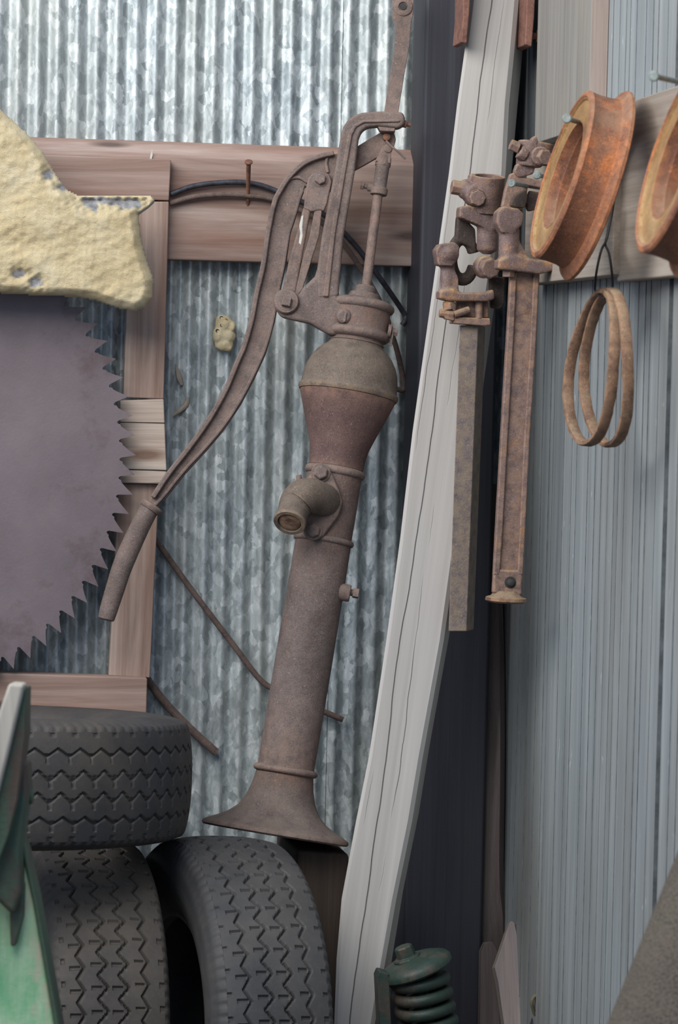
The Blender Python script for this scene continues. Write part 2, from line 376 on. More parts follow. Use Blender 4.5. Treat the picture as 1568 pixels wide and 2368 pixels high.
wl = thing('wall_left', 'wall of galvanised corrugated iron sheets', None, (0, 0, 0), kind='structure')
PITCHC = .0318
def sheet(x0, x1, dy):
    n = max(2, int((x1-x0)/PITCHC*12)); zs = [0, .35, .7, 1.05, 1.4, 1.75, 2.1, 2.45]; secs = []
    for z in zs:
        fr, bk = [], []
        for i in range(n+1):
            x = x0+(x1-x0)*i/n; ph = 2*math.pi*x/PITCHC
            y = .0052 - .0047*math.cos(ph) - .0012*math.cos(3*ph)*0 + dy + .0012*math.sin(z*3.1+x*5)
            fr.append((x, y, z)); bk.append((x, y+.0006, z))
        secs.append(fr+bk[::-1])
    return loft(secs)
xs = W(815, 150, 0)[0]
xs = round(xs/PITCHC)*PITCHC - .35*PITCHC
obj('corrugated_sheet', sheet(-1.75, -.86, .0), M_GALV, wl, angle=60)
obj('corrugated_sheet', sheet(-.92, xs, -.0022), M_GALV, wl, angle=60)
obj('corrugated_sheet', sheet(xs-.06, XR+.02, .0), M_GALV, wl, angle=60)

wr = thing('wall_right', 'wall of weathered blue grey grooved boards', None, (XR, -.5, 0), kind='structure')
def groove_panel(y0, y1, off, z0=0, z1=2.45, seed=1):
    R = random.Random(seed); fr = []; y = y0; fr.append((y, off))
    step = R.uniform(.02, .06)
    while y-step > y1+.02:
        y -= step
        w_ = R.uniform(.5, 1.15); fr += [(y+.0026*w_, off), (y+.0014*w_, off-.0042), (y-.0014*w_, off-.0042), (y-.0026*w_, off)]; step = R.choice((R.uniform(.022, .04), R.uniform(.04, .075)))
    fr.append((y1, off))
    secs = [[(XR-o, y, z) for y, o in fr] + [(XR+.016, y1, z), (XR+.016, y0, z)] for z in (z0, z1)]
    return loft(secs)
ys = Rw(1522, 1700)[1]
shade_grooves(obj('grooved_panel', groove_panel(.03, ys+.006, 0, seed=3), M_GROOVE, wr, angle=20), 0)
shade_grooves(obj('grooved_panel', groove_panel(ys-.016, ys-1.0, .0, seed=5), M_GROOVE, wr, angle=20), 0)
obj('backing_batten', box((XR+.017, ys-.05, 0), (XR+.04, ys+.05, 2.45)), M_POST, wr, smooth=False)

# ---- post in the corner
Fpost = Frame(V(0, -.125, 0), V(0, -.125, 1), (0, -1, 0))
xl = W(984, 60, .125)[0]; xr = W(1122, 1900, .125)[0]
obj_post = obj('corner_post', box((xl, -.125, 0), (xr, -.009, 2.45)), M_POST, M=Matrix.Translation((xl, -.1, 0)), bevel=.006)
tag(obj_post, 'dark tarred square post standing in the corner where the iron wall ends', 'post')

# ---- rail along the iron wall
def board(name, poly, d0, d1, long_a, long_b, mat, label, group=None, bevel=.002, cat='board', parent=None):
    fr = Frame(W(*long_a, d1), W(*long_b, d1), (0, -1, 0))
    g = loft([[W(x, y, d1)+V(0, d1-d0, 0) for x, y in poly], [W(x, y, d1) for x, y in poly]])
    o = obj(name, g, mat, parent, M=fr.M, bevel=bevel)
    if parent is None: tag(o, label, cat, group)
    return o
def zof(px, py, d): return W(px, py, d)[2]
zt, zb, zc = 1.6585+.012, zof(600, 606, .045), zof(300, 361, .045)
xa, xb = -.95, xl+.02
sec = lambda x: [(x, -.0005, zb), (x, -.043, zb), (x, -.045, zb+.004), (x, -.045, zc), (x, -.040, zc+.006), (x, -.012, zt), (x, -.0005, zt)]
rail = obj('wall_rail', loft([sec(xa), sec(-.3), sec(xb)]), M_RAIL, M=Matrix(((0, 0, 1, 0), (1, 0, 0, -.04), (0, 1, 0, 1.55), (0, 0, 0, 1))), bevel=.0015, angle=30)
obj('paint_fleck', loft([[W(x, y, .0462) for x, y in ((346, 372), (350, 372), (353, 358), (352, 345), (348, 356))], [W(x, y, .0472) for x, y in ((346, 372), (350, 372), (353, 358), (352, 345), (348, 356))]]), M_WHITE, rail, label='fleck of white paint')
tag(rail, 'wide pinkish horizontal rail nailed across the corrugated iron behind the pump', 'board')

board('rack_board', [(-200, 347), (396, 369), (391, 464), (-200, 444)], .046, .068, (-60, 400), (396, 415), M_RAIL, 'short reddish board nailed over the wide rail behind the muddy plough share')
board('rack_batten', [(302, 466), (391, 466), (379, 923), (285, 919)], .046, .068, (332, 919), (345, 466), M_BATTEN, 'upright reddish batten between the muddy plough share and the pale splice board')
board('splice_board', [(278, 926), (379, 923), (386, 1092), (372, 1119), (276, 1117)], .060, .082, (276, 1020), (380, 1020), M_SPLICE, 'short pale splice board with cross grain and cracks beside the saw teeth')
board('rack_batten', [(274, 1118), (368, 1119), (347, 1568), (252, 1563)], .046, .068, (300, 1563), (320, 1118), M_BATTEN, 'lower upright brown batten behind the end of the pump handle')
board('rack_board', [(-200, 1550), (8, 1557), (341, 1569), (339, 1650), (-200, 1636)], .046, .090, (-60, 1600), (340, 1608), M_RAIL, 'short board with a dark knot just above the tyre lying flat')

# ---- saw blade
fs = wframe(-260, 1055, -244, 400, .112)
co = fs.o; mp = fs.m
Rt = 575*mp; Rg = 538*mp; nt = int(round(2*math.pi*575/46.5)); hole = .03; th = .0022
def bpt(r, a, dy): return co + fs.ex*r*math.cos(a) + fs.ez*r*math.sin(a) + fs.ey*dy
secs = []
outer = []
a0 = .006
for i in range(nt):
    a = 2*math.pi*i/nt + a0; p = 2*math.pi/nt
    # walking anticlockwise: round gullet, steep tooth face out to the tip, long sloping back
    outer += [(Rg+.0035, a-.02*p), (Rg+.0005, a+.02*p), (Rg-.0010, a+.07*p), (Rg-.0005, a+.13*p), (Rg+.002, a+.19*p), (Rg+.010, a+.23*p), (Rt, a+.31*p), (Rt-.001, a+.34*p), (Rg+.0125, a+.62*p), (Rg+.0045, a+.86*p)]
outer_c = []
no = len(outer)
ringv = lambda dy: [bpt(r, a, dy) for r, a in outer]
inn = lambda dy: [bpt(hole, outer[i][1], dy) for i in range(no)]
mid = lambda dy: [bpt(Rg-.02, outer[i][1], dy) for i in range(no)]
g = loft([inn(-th), mid(-th), ringv(-th), ringv(th), mid(th), inn(th)], closed=True)
sb = obj('saw_blade', g, M_SAW, M=fs.M, angle=25); tag(sb, 'large round brown saw blade with hooked teeth leaning on the battens', 'saw blade')

# ---- mud caked plough share
fm = wframe(150, 560, 165, 300, .20)
outl = [(-330, 60), (-200, 120), (-60, 205), (0, 250), (62, 305), (100, 350), (125, 395), (155, 437), (185, 452), (270, 450), (352, 452), (362, 464), (345, 480), (322, 496), (330, 560), (342, 605), (357, 645), (353, 690), (335, 712), (312, 722), (270, 714), (225, 698), (175, 688), (90, 685), (0, 680), (-150, 672), (-330, 660)]
ps = thing('plough_share', 'steel plough share caked in dry yellow mud in front of the saw blade', 'plough share', fm.pt(-200, 660, 0))
def inset(poly, k, c=(120, 560)): return [(c[0]+(x-c[0])*k, c[1]+(y-c[1])*k) for x, y in poly]
blade = obj('steel_blade', prism(fm, [(x-2 if x > 0 else x, y+2 if y < 500 else y-4) for x, y in outl], -.030, -.016, px=False), M_STEELP, ps, bevel=.003, label='bare grey steel showing through the mud')
def mudgeo():
    # height field over the outline: rounded at the rim, lumpy, thin where steel shows
    P = np.array(outl, float); X = np.arange(-330, 372, 3.5); Y = np.arange(50, 732, 3.5)
    gx, gy = np.meshgrid(X, Y); ins = np.zeros(gx.shape, bool); dist = np.full(gx.shape, 1e9)
    for i in range(len(P)):
        (x1, y1), (x2, y2) = P[i], P[(i+1) % len(P)]
        c = ((y1 > gy) != (y2 > gy)) & (gx < (x2-x1)*(gy-y1)/(y2-y1+1e-9)+x1); ins ^= c
        L = (x2-x1)**2+(y2-y1)**2; t = np.clip(((gx-x1)*(x2-x1)+(gy-y1)*(y2-y1))/L, 0, 1)
        dist = np.minimum(dist, np.hypot(gx-x1-t*(x2-x1), gy-y1-t*(y2-y1)))
    nz = np.zeros(gx.shape)
    for k in range(90):
        th_ = rng.uniform(0, 2*math.pi); f_ = 10**rng.uniform(-2.0, -.45); nz += np.sin((gx*math.cos(th_)+gy*math.sin(th_)*1.5)*f_*2+rng.uniform(0, 6.28))*(.02/f_)**.6*.22
    nz2 = np.sin(gx*.11+2*np.sin(gy*.05))*np.sin(gy*.13+1.5*np.sin(gx*.07))+.7*np.sin(gx*.31+gy*.2)*np.sin(gy*.27)
    h = .030*np.sqrt(np.clip(dist/22, 0, 1)) + .0016*nz*np.clip(dist/15, 0, 1)
    bare = np.zeros(gx.shape)
    for cx, cy, rx, ry in ((215, 473, 24, 17), (255, 464, 76, 11), (300, 470, 36, 14), (112, 402, 13, 14), (45, 632, 17, 13), (82, 655, 18, 14), (148, 432, 20, 12)):
        q = np.sqrt(((gx-cx)/rx)**2+((gy-cy)/ry)**2)+.28*nz2; k = np.clip((q-.7)/1.5, 0, 1); h = h - .010*(1-k)**2*np.clip(dist/12, 0, 1); bare[:] = np.maximum(bare, np.clip((.95-q)/.25, 0, 1))
    ok = ins
    # cells
    vs, idx = [], {}; bareval.clear()
    def vid(i, j, b):
        k = (i, j, b)
        if k not in idx:
            idx[k] = len(vs); bareval.append(float(bare[i, j])); vs.append(fm.pt(gx[i, j], gy[i, j], -.0195 if b else h[i, j] - .0150))
        return idx[k]
    cell = ok[:-1, :-1] & ok[1:, :-1] & ok[:-1, 1:] & ok[1:, 1:]
    # grow one ring so that edges drop to the steel
    fs_ = []
    I, J = np.nonzero(cell)
    for i, j in zip(I, J):
        fs_.append((vid(i, j, 0), vid(i, j+1, 0), vid(i+1, j+1, 0), vid(i+1, j, 0)))
    edges = {}
    for q in fs_:
        for a in range(4):
            e = (q[a], q[(a+1) % 4]); edges[e] = 1
    inv = {v: k for k, v in idx.items()}
    for (a, b) in list(edges):
        if (b, a) not in edges:
            ka, kb = inv[a], inv[b]; fs_.append((b, a, vid(ka[0], ka[1], 1), vid(kb[0], kb[1], 1)))
    return vs, fs_
bareval = []
crust = obj('mud_crust', mudgeo(), M_MUD, ps, angle=80)
at = crust.data.attributes.new('bare', 'FLOAT', 'POINT'); at.data.foreach_set('value', bareval)

# ---- mud wasp nest and dirt smears on the iron
fw = wframe(520, 770, 522, 700, .004)
wn = thing('wasp_nest', 'small lump of yellow mud wasp nest stuck to the corrugated iron', 'wasp nest', fw.o)
body = join(*[ball(fw.pt(x, y, .004), [fw.ex*rx*fw.m, fw.ez*ry*fw.m, fw.ey*.016]) for x, y, rx, ry in [(518, 750, 20, 22), (524, 778, 22, 20), (518, 798, 22, 16), (506, 775, 14, 22), (512, 738, 12, 10), (528, 805, 10, 10), (536, 756, 10, 14)]])
nb = obj('nest_body', body, M_MUD, wn, remesh=.0022, disp=[(.008, .002, 'CLOUDS')])
for x, y in [(512, 735), (522, 741), (513, 752), (503, 765)]:
    obj('nest_hole', lathe(fw.pt(x, y, .0165), fw.ey, [(-.004, .0012), (-.004, .0030), (.001, .0030), (.0014, .0024), (.001, .0018), (-.003, .0015)], 12), M_BAG_HOLE, wn)

for pts_, lab in (([(406, 842), (412, 866), (420, 890)], 'thin brown mud smear on the iron between the batten and the wasp nest'), ([(436, 918), (430, 936), (410, 954), (400, 962)], 'thin curved brown mud smear on the iron beside the pale splice board')):
    o = obj('mud_smear', tube(spline([W(x, y, .001) for x, y in pts_], 5), [.0015, .0035, .005, .003] if len(pts_) == 3 else [.002, .005, .0035, .0015], 8), M_BEAM); tag(o, lab, 'mud smear')

# ---- nail in the rail, rods hung on it
def nail(name, base, head, r, hr, mat, label, group=None, cat='nail'):
    t = thing(name, label, cat, base, group); ax = np.asarray(head)-np.asarray(base); L = np.linalg.norm(ax)
    obj('shank', lathe(base, ax, [(-.01, r*.8), (L-.002, r)], 14), mat, t)
    obj('nail_head', lathe(np.asarray(base)+nrm(ax)*(L-.003), ax, [(0, r), (.0012, hr), (.0032, hr*1.02), (.0045, hr*.8)], 18), mat, t)
    return t
nail('spike_nail', W(573, 470, .045), W(575, 374, .092), .0038, .0065, M_NAILR, 'long rusty nail bent upwards out of the wide rail', None)
def rod(name, px, r, mat, label, cat='rod', k=8):
    pts = spline([W(x, y, d) for x, y, d in px], k); o = obj(name, tube(pts, r, 10), mat); return tag(o, label, cat)
rod('bent_rod', [(930, 752, .016), (938, 738, .018), (930, 718, .02), (880, 645, .05), (815, 560, .062), (740, 490, .062), (640, 442, .056), (580, 424, .054), (520, 422, .054), (450, 430, .054), (400, 446, .052), (372, 470, .0415), (350, 560, .0385), (330, 760, .0385), (332, 1080, .0385), (352, 1230, .042), (370, 1262, .048), (440, 1360, .05), (540, 1490, .05), (600, 1570, .04), (640, 1598, .02), (700, 1625, .018), (792, 1664, .016)][:10] + [(394, 449, .054)], .0045, M_ROD, 'dark steel rod arched over the nail and bent back beside the pump cap')
rod('bent_rod', [(918, 900, .014), (932, 902, .014), (934, 885, .014), (925, 840, .016), (912, 790, .03), (880, 700, .055), (810, 585, .064), (740, 512, .064), (640, 464, .056), (570, 452, .055), (510, 450, .055), (450, 455, .055), (393, 470, .054)], .0045, M_ROD2, 'brown steel rod lying just below the dark rod on the nail with a hooked end')
rod('straight_rod', [(345, 1225, .0125), (370, 1262, .014), (440, 1360, .014), (540, 1492, .013), (600, 1570, .012), (640, 1597, .012), (700, 1625, .012), (793, 1664, .012)], .0050, M_ROD2, 'thin bent dark rod slanting down the iron and passing behind the pump barrel')
rod('straight_rod', [(322, 1540, .016), (350, 1585, .015), (395, 1640, .016), (450, 1695, .016), (500, 1740, .015)], .0070, M_ROD2, 'short thick brown rod slanting down to the iron beside the tyre lying flat')

# ================================================================== hand pump
fp = Frame(W(636, 1928, .29), W(911, 270, .155), -cf)
pm = fp.m
pump = thing('hand_pump', 'old brown cast iron hand pump with long curved handle leaning on the iron wall', 'hand pump', fp.o)
AX = fp.ez
def part(name, geo, mat=M_PUMP, bevel=.0, parent=None, **k): return obj(name, geo, mat, parent or pump, bevel=bevel, **k)
def P(px, py, off=0): return fp.pp(px, py, off)
def prof(l): return [(t*pm, r*pm) for t, r in l]
def aprof(l):                                        # stations given along the axis as seen in the photo
    out = []
    for s_, r in l:
        q = P(636+.1637*s_, 1928-.9865*s_); out.append((float((q-fp.o) @ AX), r*mpp(q)))
    return out
part('base_flange', lathe(fp.o, AX, aprof([(-3, 150), (-3, 168), (1, 172), (7, 171), (14, 160), (24, 138), (36, 116), (54, 96), (80, 81), (110, 72), (140, 67), (141, 71), (145, 75), (151, 75), (155, 71), (157, 66)]), 64), M_PUMP, angle=50)
part('barrel', lathe(fp.o, AX, aprof([(155, 66), (400, 66.5), (680, 65), (682, 69), (687, 71), (693, 69), (695, 64), (760, 64.5), (838, 64), (840, 68), (846, 70.5), (853, 69), (857, 64), (858, 60)]), 64), M_PUMP, angle=50)
part('air_chamber', lathe(fp.o, AX, aprof([(855, 60), (858, 64), (880, 65), (905, 69), (935, 79), (965, 90), (1000, 103), (1026, 112), (1028, 100)]), 64), M_PUMP2, angle=50)
part('dome', lathe(fp.o, AX, aprof([(1026, 100), (1027, 114), (1033, 117), (1040, 116), (1044, 112), (1064, 111), (1085, 107), (1105, 99), (1122, 88), (1134, 76), (1141, 66), (1146, 63), (1150, 62)]), 64), M_DOME, angle=50)
part('cap', lathe(fp.o, AX, aprof([(1146, 60), (1150, 65), (1153, 62), (1157, 62), (1160, 69), (1166, 75), (1174, 75), (1180, 70), (1183, 67), (1226, 67), (1229, 72), (1235, 75), (1242, 74), (1246, 69), (1250, 60), (1252, 40), (1262, 36), (1266, 34), (1268, 26), (1280, 24), (1284, 20), (1286, 12)]), 48), M_PUMP, angle=50)
# yoke and pivot arm, one casting
yoke = [(733, 624), (745, 540), (760, 465), (774, 393), (789, 308), (794, 292), (803, 278), (818, 266), (838, 259), (883, 256), (932, 258), (937, 272), (936, 286), (922, 296), (872, 291), (850, 293), (836, 303), (830, 320), (821, 393), (808, 470), (796, 540), (785, 650), (783, 684), (756, 690), (733, 690)]
arm = [(645, 680), (662, 673), (688, 684), (701, 664), (728, 638), (735, 615), (788, 620), (783, 684), (806, 690), (806, 772), (766, 775), (742, 763), (716, 748), (672, 738), (650, 733), (638, 715), (636, 697)]
part('yoke', prism(fp, yoke, 14, 46), M_PUMP, bevel=.005, seg=3)
rib = [(764, 540), (789, 395), (805, 308), (818, 288), (838, 277), (925, 275), (925, 282), (842, 284), (824, 294), (815, 312), (800, 397), (776, 540), (760, 686), (746, 686)]
part('yoke_rib', prism(fp, rib, 40, 51), M_PUMP, bevel=.003)
part('pivot_arm', prism(fp, arm, 22, 44), M_PUMP, bevel=.006, seg=3)
def bolt(name, px, py, off, h, r, n=6, mat=M_PUMP, parent=None, axis=None, washer=True, rot=.4, fr=None):
    f_ = fr or fp; a = f_.ey if axis is None else axis; o = f_.pp(px, py, off); m = f_.m; rr = r*m
    g = lathe(o, a, [(0, rr), (h*m*.8, rr), (h*m, rr*.82)], n, rot=rot)
    if washer: g = join(g, lathe(o, a, [(-3*m, rr*1.35), (1.5*m, rr*1.3)], 20))
    return obj(name, g, mat, parent or pump, bevel=.0008)
part('pivot_boss', lathe(P(662, 700, 30), fp.ey, prof([(0, 30), (20, 30), (25, 27), (26, 20)]), 32), M_PUMP)
bolt('pivot_bolt', 663, 699, 55, 14, 15, 4, rot=.6)
# cap screw with a slot, side eye bolt
part('cap_screw', join(lathe(P(796, 733, 50), fp.ey, prof([(0, 20), (14, 17), (18, 12)]), 20), prism(fp, [(797, 724), (803, 722), (799, 744), (793, 745)], 64, 71)), M_PUMP, bevel=.0008)
part('side_bolt', join(lathe(P(897, 765, 20), fp.ex, prof([(0, 16), (8, 16), (8, 7), (20, 7)]), 14), lathe(P(908, 767, 20), fp.ex, prof([(0, 11), (12, 11)]), 6), tube([P(907, 745, 26), P(908, 775, 28), P(904, 800, 28)], 2.2*pm, 8)), M_PUMP, bevel=.0006)
# lever
web = [(604, 615), (615, 540), (629, 471), (642, 443), (665, 408), (699, 377), (736, 361), (767, 357), (800, 350), (826, 338), (852, 322), (878, 307), (900, 302), (912, 308), (916, 322), (911, 338), (896, 352), (870, 366), (842, 382), (820, 394), (790, 408), (768, 440), (745, 452), (722, 444), (706, 430), (697, 458), (684, 500), (672, 540), (662, 610), (650, 666), (636, 742), (616, 815), (588, 877), (558, 934), (520, 992), (478, 1042), (430, 1094), (384, 1152), (352, 1180), (338, 1170), (352, 1146), (386, 1094), (432, 1036), (478, 972), (516, 906), (544, 840), (561, 800), (577, 742), (589, 680)]
lever = part('lever', prism(fp, web, -7, 7), M_PUMP, bevel=.002)
spine = spline([P(*q) for q in [(772, 357), (736, 366), (701, 382), (668, 413), (646, 447), (634, 474), (620, 540), (609, 615), (594, 680), (582, 742), (566, 800), (549, 840), (521, 906), (483, 973), (437, 1038), (390, 1098), (354, 1152)]], 5)
def ribbon(pts, w, h, fr=fp):
    secs = []
    for i, p in enumerate(pts):
        t = nrm(pts[min(i+1, len(pts)-1)]-pts[max(i-1, 0)]); s = nrm(np.cross(fr.ey, t)); a, b = s*w/2, fr.ey*h/2
        secs.append([p-a-b, p+a-b, p+a+b, p-a+b])
    return loft(secs)
obj('outer_rib', ribbon(spine, 12*pm, 44*pm), M_PUMP, lever, bevel=.0025)
inner = spline([P(*q) for q in [(700, 440), (692, 462), (678, 510), (667, 545), (656, 612), (645, 668), (631, 742), (611, 812), (583, 874), (553, 931), (515, 988), (474, 1037), (426, 1089), (380, 1146), (356, 1172)]], 5)
obj('inner_rib', ribbon(inner, 8*pm, 26*pm), M_PUMP, lever, bevel=.002)
arc = spline([P(*q) for q in [(640, 452), (664, 420), (690, 412), (712, 424)]], 6)
obj('brace_rib', ribbon(arc, 8*pm, 26*pm), M_PUMP, lever, bevel=.002)
obj('brace_rib', ribbon([P(757, 360), P(754, 380), P(758, 402)], 8*pm, 26*pm), M_PUMP, lever, bevel=.002)
gp = spline([P(*q) for q in [(352, 1166), (330, 1206), (306, 1256), (283, 1310), (265, 1366), (252, 1408), (245, 1434)]], 6)
obj('grip', tube(gp, [r*pm for r in (22, 22.5, 23.5, 24, 23, 22, 21, 19)], 20), M_PUMP, lever, bevel=.003)
obj('grip_collar', lathe(P(350, 1172), P(337, 1190)-P(352, 1168), prof([(-7, 21), (-6, 26), (-2, 29), (4, 28), (8, 25), (9, 20)]), 24), M_PUMP, lever)
# link
link = part('link', prism(fp, [(712, 412), (722, 400), (745, 396), (762, 402), (768, 420), (757, 470), (750, 488), (738, 486), (720, 490), (702, 482), (706, 445)], 9, 24), M_PUMP, bevel=.003)
obj('link_bar', prism(fp, [(702, 476), (720, 480), (700, 590), (682, 690), (650, 690), (668, 600), (684, 545)], 9, 21), M_PUMP, link, bevel=.004)
obj('link_bar', prism(fp, [(729, 478), (745, 482), (738, 545), (718, 610), (700, 668), (684, 690), (680, 690), (697, 610), (716, 545)], 9, 21), M_PUMP, link, bevel=.004)
obj('paint_streak', prism(fp, [(697, 500), (702, 497), (699, 525), (700, 545), (696, 566), (691, 562), (694, 540), (692, 522)], 20, 21.6), M_WHITE, link, bevel=.0004, label='streak of chipped white paint')
bolt('link_nut', 741, 415, 24, 12, 14, 6)
# piston rod and fork
part('piston_rod', tube([P(846, 672, 0), P(860, 560, 0), P(874, 452, 0)], 11.5*pm, 16), M_PUMP)
fk = part('rod_fork', join(lathe(P(876, 445), P(890, 350)-P(876, 445), prof([(-8, 12), (-6, 20), (8, 21), (12, 17), (14, 16), (62, 16.5), (64, 19), (84, 18), (88, 15), (104, 12)]), 20), prism(fp, [(868, 372), (903, 378), (906, 340), (886, 336)], 8, 15), prism(fp, [(868, 372), (903, 378), (906, 340), (886, 336)], -15, -8)), M_PUMP, bevel=.0015)
obj('set_screw', join(lathe(P(866, 436), P(832, 428)-P(866, 436), prof([(0, 10), (16, 10), (16, 6), (30, 6)]), 10), lathe(P(842, 430), P(832, 428)-P(866, 436), prof([(0, 10), (8, 10)]), 6)), M_PUMP, fk, bevel=.0008)
obj('cotter_pin', tube([P(893, 326, 22), P(905, 338, 24), P(922, 352, 20), P(938, 368, 16)], 2.6*pm, 8), M_PUMP, fk)
obj('fork_pin', lathe(P(893, 325, -20), fp.ey, prof([(0, 9), (42, 9), (44, 6)]), 14), M_NAILR, fk)
obj('oil_boss', lathe(P(897, 345, 6), fp.ey, prof([(0, 11), (12, 10), (14, 6)]), 14), M_PUMP, fk)
part('guide_block', prism(fp, [(872, 290), (915, 294), (913, 304), (880, 303)], 10, 40), M_PUMP, bevel=.002)
# flat bar with an eye that rises out of the yoke
bar = part('flat_bar', prism(fp, [(888, 260), (901, 180), (912, 110), (914, 60), (908, 40), (908, -2), (915, -18), (932, -26), (950, -18), (957, 2), (956, 28), (950, 60), (948, 100), (934, 180), (921, 262)], 24, 34), M_PUMP, bevel=.0012)
obj('eye_ring', lathe(P(932, 16, 33), fp.ey, prof([(0, 22), (4, 22), (5, 20), (5, 11), (-2, 9)]), 28), M_PUMP, bar)
obj('eye_hole_shade', lathe(P(932, 16, 32), fp.ey, prof([(-12, 9), (4.5, 8)]), 14), M_BAG_HOLE, bar)  # dark plug painting in the shade of the eye's hole
part('yoke_stud', lathe(P(925, 285, 28), fp.ex, prof([(0, 9), (16, 9), (16, 5.5), (26, 5)]), 10), M_NAILR)
# spout
fl_poly = [(726, 1087), (742, 1074), (764, 1085), (785, 1132), (793, 1163), (783, 1192), (746, 1243), (726, 1250), (706, 1238), (694, 1205), (690, 1160), (700, 1115)]
part('spout_flange', prism(fp, fl_poly, 34, 80), M_PUMP, bevel=.005)
bolt('flange_bolt', 742, 1093, 82, 14, 17, 6); bolt('flange_bolt', 724, 1227, 82, 14, 17, 6)
sp = spline([P(752, 1160, 60), P(742, 1154, 84), P(722, 1147, 108), P(700, 1150, 124), P(684, 1166, 130), P(677, 1186, 146), P(671, 1204, 162)], 6)
ext = nrm(sp[-1]-sp[-4])
def spoutgeo():
    outer_r = [40, 39, 39, 41, 42, 40, 36, 35, 37]
    rr = np.interp(np.linspace(0, 1, len(sp)), np.linspace(0, 1, 9), outer_r)
    x = None; secs = []
    for i in range(len(sp)):
        t = nrm(sp[min(i+1, len(sp)-1)]-sp[max(i-1, 0)])
        if x is None: x = perp(t)[0]
        x = nrm(x-(x @ t)*t); y = np.cross(t, x)
        secs.append([sp[i]+(x*math.cos(2*math.pi*j/28)+y*math.sin(2*math.pi*j/28))*rr[i]*pm for j in range(28)])
    t, e = nrm(ext), sp[-1]
    for dz, r in ((2, 38), (6, 38), (9, 36), (9, 28), (6, 27), (-14, 26), (-14, 2)):
        secs.append([e+t*dz*pm+(x*math.cos(2*math.pi*j/28)+y*math.sin(2*math.pi*j/28))*r*pm for j in range(28)])
    return loft(secs)
spt = part('spout', spoutgeo(), M_DOME, angle=45)
obj('spout_plug', lathe(sp[-1]+ext*1*pm, ext, prof([(0, 27), (4, 25), (7, 16), (5, 8)]), 20), M_HOOP, spt, label='crusted dirt plugging the spout mouth')
obj('spout_lug', tube([P(694, 1132, 118), P(692, 1112, 120), P(691, 1098, 121)], [8*pm, 7.5*pm, 6*pm], 12), M_PUMP, spt, bevel=.001)
# drain plug
part('drain_plug', join(lathe(P(783, 1368, 18), fp.ex, prof([(0, 21), (26, 20), (28, 17)]), 20), lathe(P(810, 1370, 18), fp.ex, prof([(-2, 8), (10, 8)]), 12), lathe(P(816, 1371, 18), fp.ex, prof([(0, 14), (14, 14)]), 4, rot=.5)), M_PUMP, bevel=.001)

# block the pump stands on
low = fp.o + fp.ex*.07 + V(0, .06, 0)
bz = fp.o[2]-.117*math.sin(math.radians(11))
bk = obj('wood_block', loft([[(-.105, -.335, 0), (-.025, -.325, 0), (-.025, -.13, 0), (-.11, -.13, 0)], [(-.105, -.335, bz+.004), (-.022, -.325, bz-.004), (-.022, -.13, bz-.008), (-.11, -.13, bz+.002)]]), M_STUMP, bevel=.006)
tag(bk, 'dark wooden block under the flared base of the hand pump', 'block')

# ================================================================== leaning timber
rows = [(-60, 1094, 1206, 1228), (0, 1087, 1199, 1221), (120, 1073, 1188, 1210), (240, 1058, 1176, 1199), (400, 1038, 1164, 1180), (760, 986, 1121, 1137), (1000, 953, 1090, 1104), (1250, 925, 1058, 1072), (1480, 892, 1026, 1038), (1750, 851, 977, 990), (1900, 822, 950, 964), (2080, 788, 916, 930), (2220, 777, 890, 906), (2368, 769, 866, 884), (2440, 765, 853, 872)]
def tim(y): return .222 + (.46-.222)*y/2368
secs = []
wb = np.random.default_rng(3)
for y, l, a, r_ in rows:
    d = tim(y); j1, j2 = wb.normal(0, 1.2, 2)
    L, A = W(l+j1, y, d), W(a+j2, y, d)
    c = (r_-a)*mpp(A)
    back = V(.21*.085+c, .085, 0)
    ch = .006
    ex_ = nrm(A-L); bb = nrm(back)
    secs.append([L+ex_*ch, A-ex_*ch, A+bb*ch, A+back-bb*ch, A+back-ex_*ch, L+back+ex_*ch, L+back-bb*ch, L+bb*ch])
e0, e1 = secs[-2][0], secs[-1][0]
dv = nrm(secs[-1][0]-secs[-3][0]); kk = (secs[-1][0][2])/-dv[2]
secs.append([p+dv*(p[2]/-dv[2]) for p in secs[-1]])
fr_t = Frame(W(815, 2368, .46), W(1143, 0, .222), (0, -1, 0))
tm = obj('leaning_timber', loft(secs), M_TIMBER, M=fr_t.M, angle=28)
tag(tm, 'long pale grey weathered square timber leaning across the dark post', 'timber')

# iron bracket near the top of the timber
fb = wframe(1150, 100, 1163, 0, .25)
br = thing('strap_bracket', 'rusty iron strap plates either side of the pale timber near its top', 'bracket', fb.pt(1150, 105, 0))
obj('plate', prism(fb, [(1072, -120), (1094, -120), (1086, 30), (1080, 100), (1066, 98), (1071, 40)], -.05, .02, px=False), M_STRAP, br, bevel=.002)
obj('plate', prism(fb, [(1221, -120), (1243, -120), (1236, 40), (1230, 108), (1214, 103), (1217, 40)], -.05, .02, px=False), M_STRAP, br, bevel=.002)
for xa_, xb_, y_ in ((1080, 1061, 72), (1228, 1258, 84)):      # bolt ends standing out of the outer faces of the plates
    b1, b2 = fb.pt(xa_, y_-1, -.008), fb.pt(xb_, y_, -.008); L = np.linalg.norm(b2-b1)
    obj('bolt_end', join(tube([b1, b2], .0052, 12), lathe(b2-nrm(b2-b1)*L*.62, b2-b1, [(0, .0105), (.0075, .0105)], 6)), M_STRAP, br, bevel=.0006)

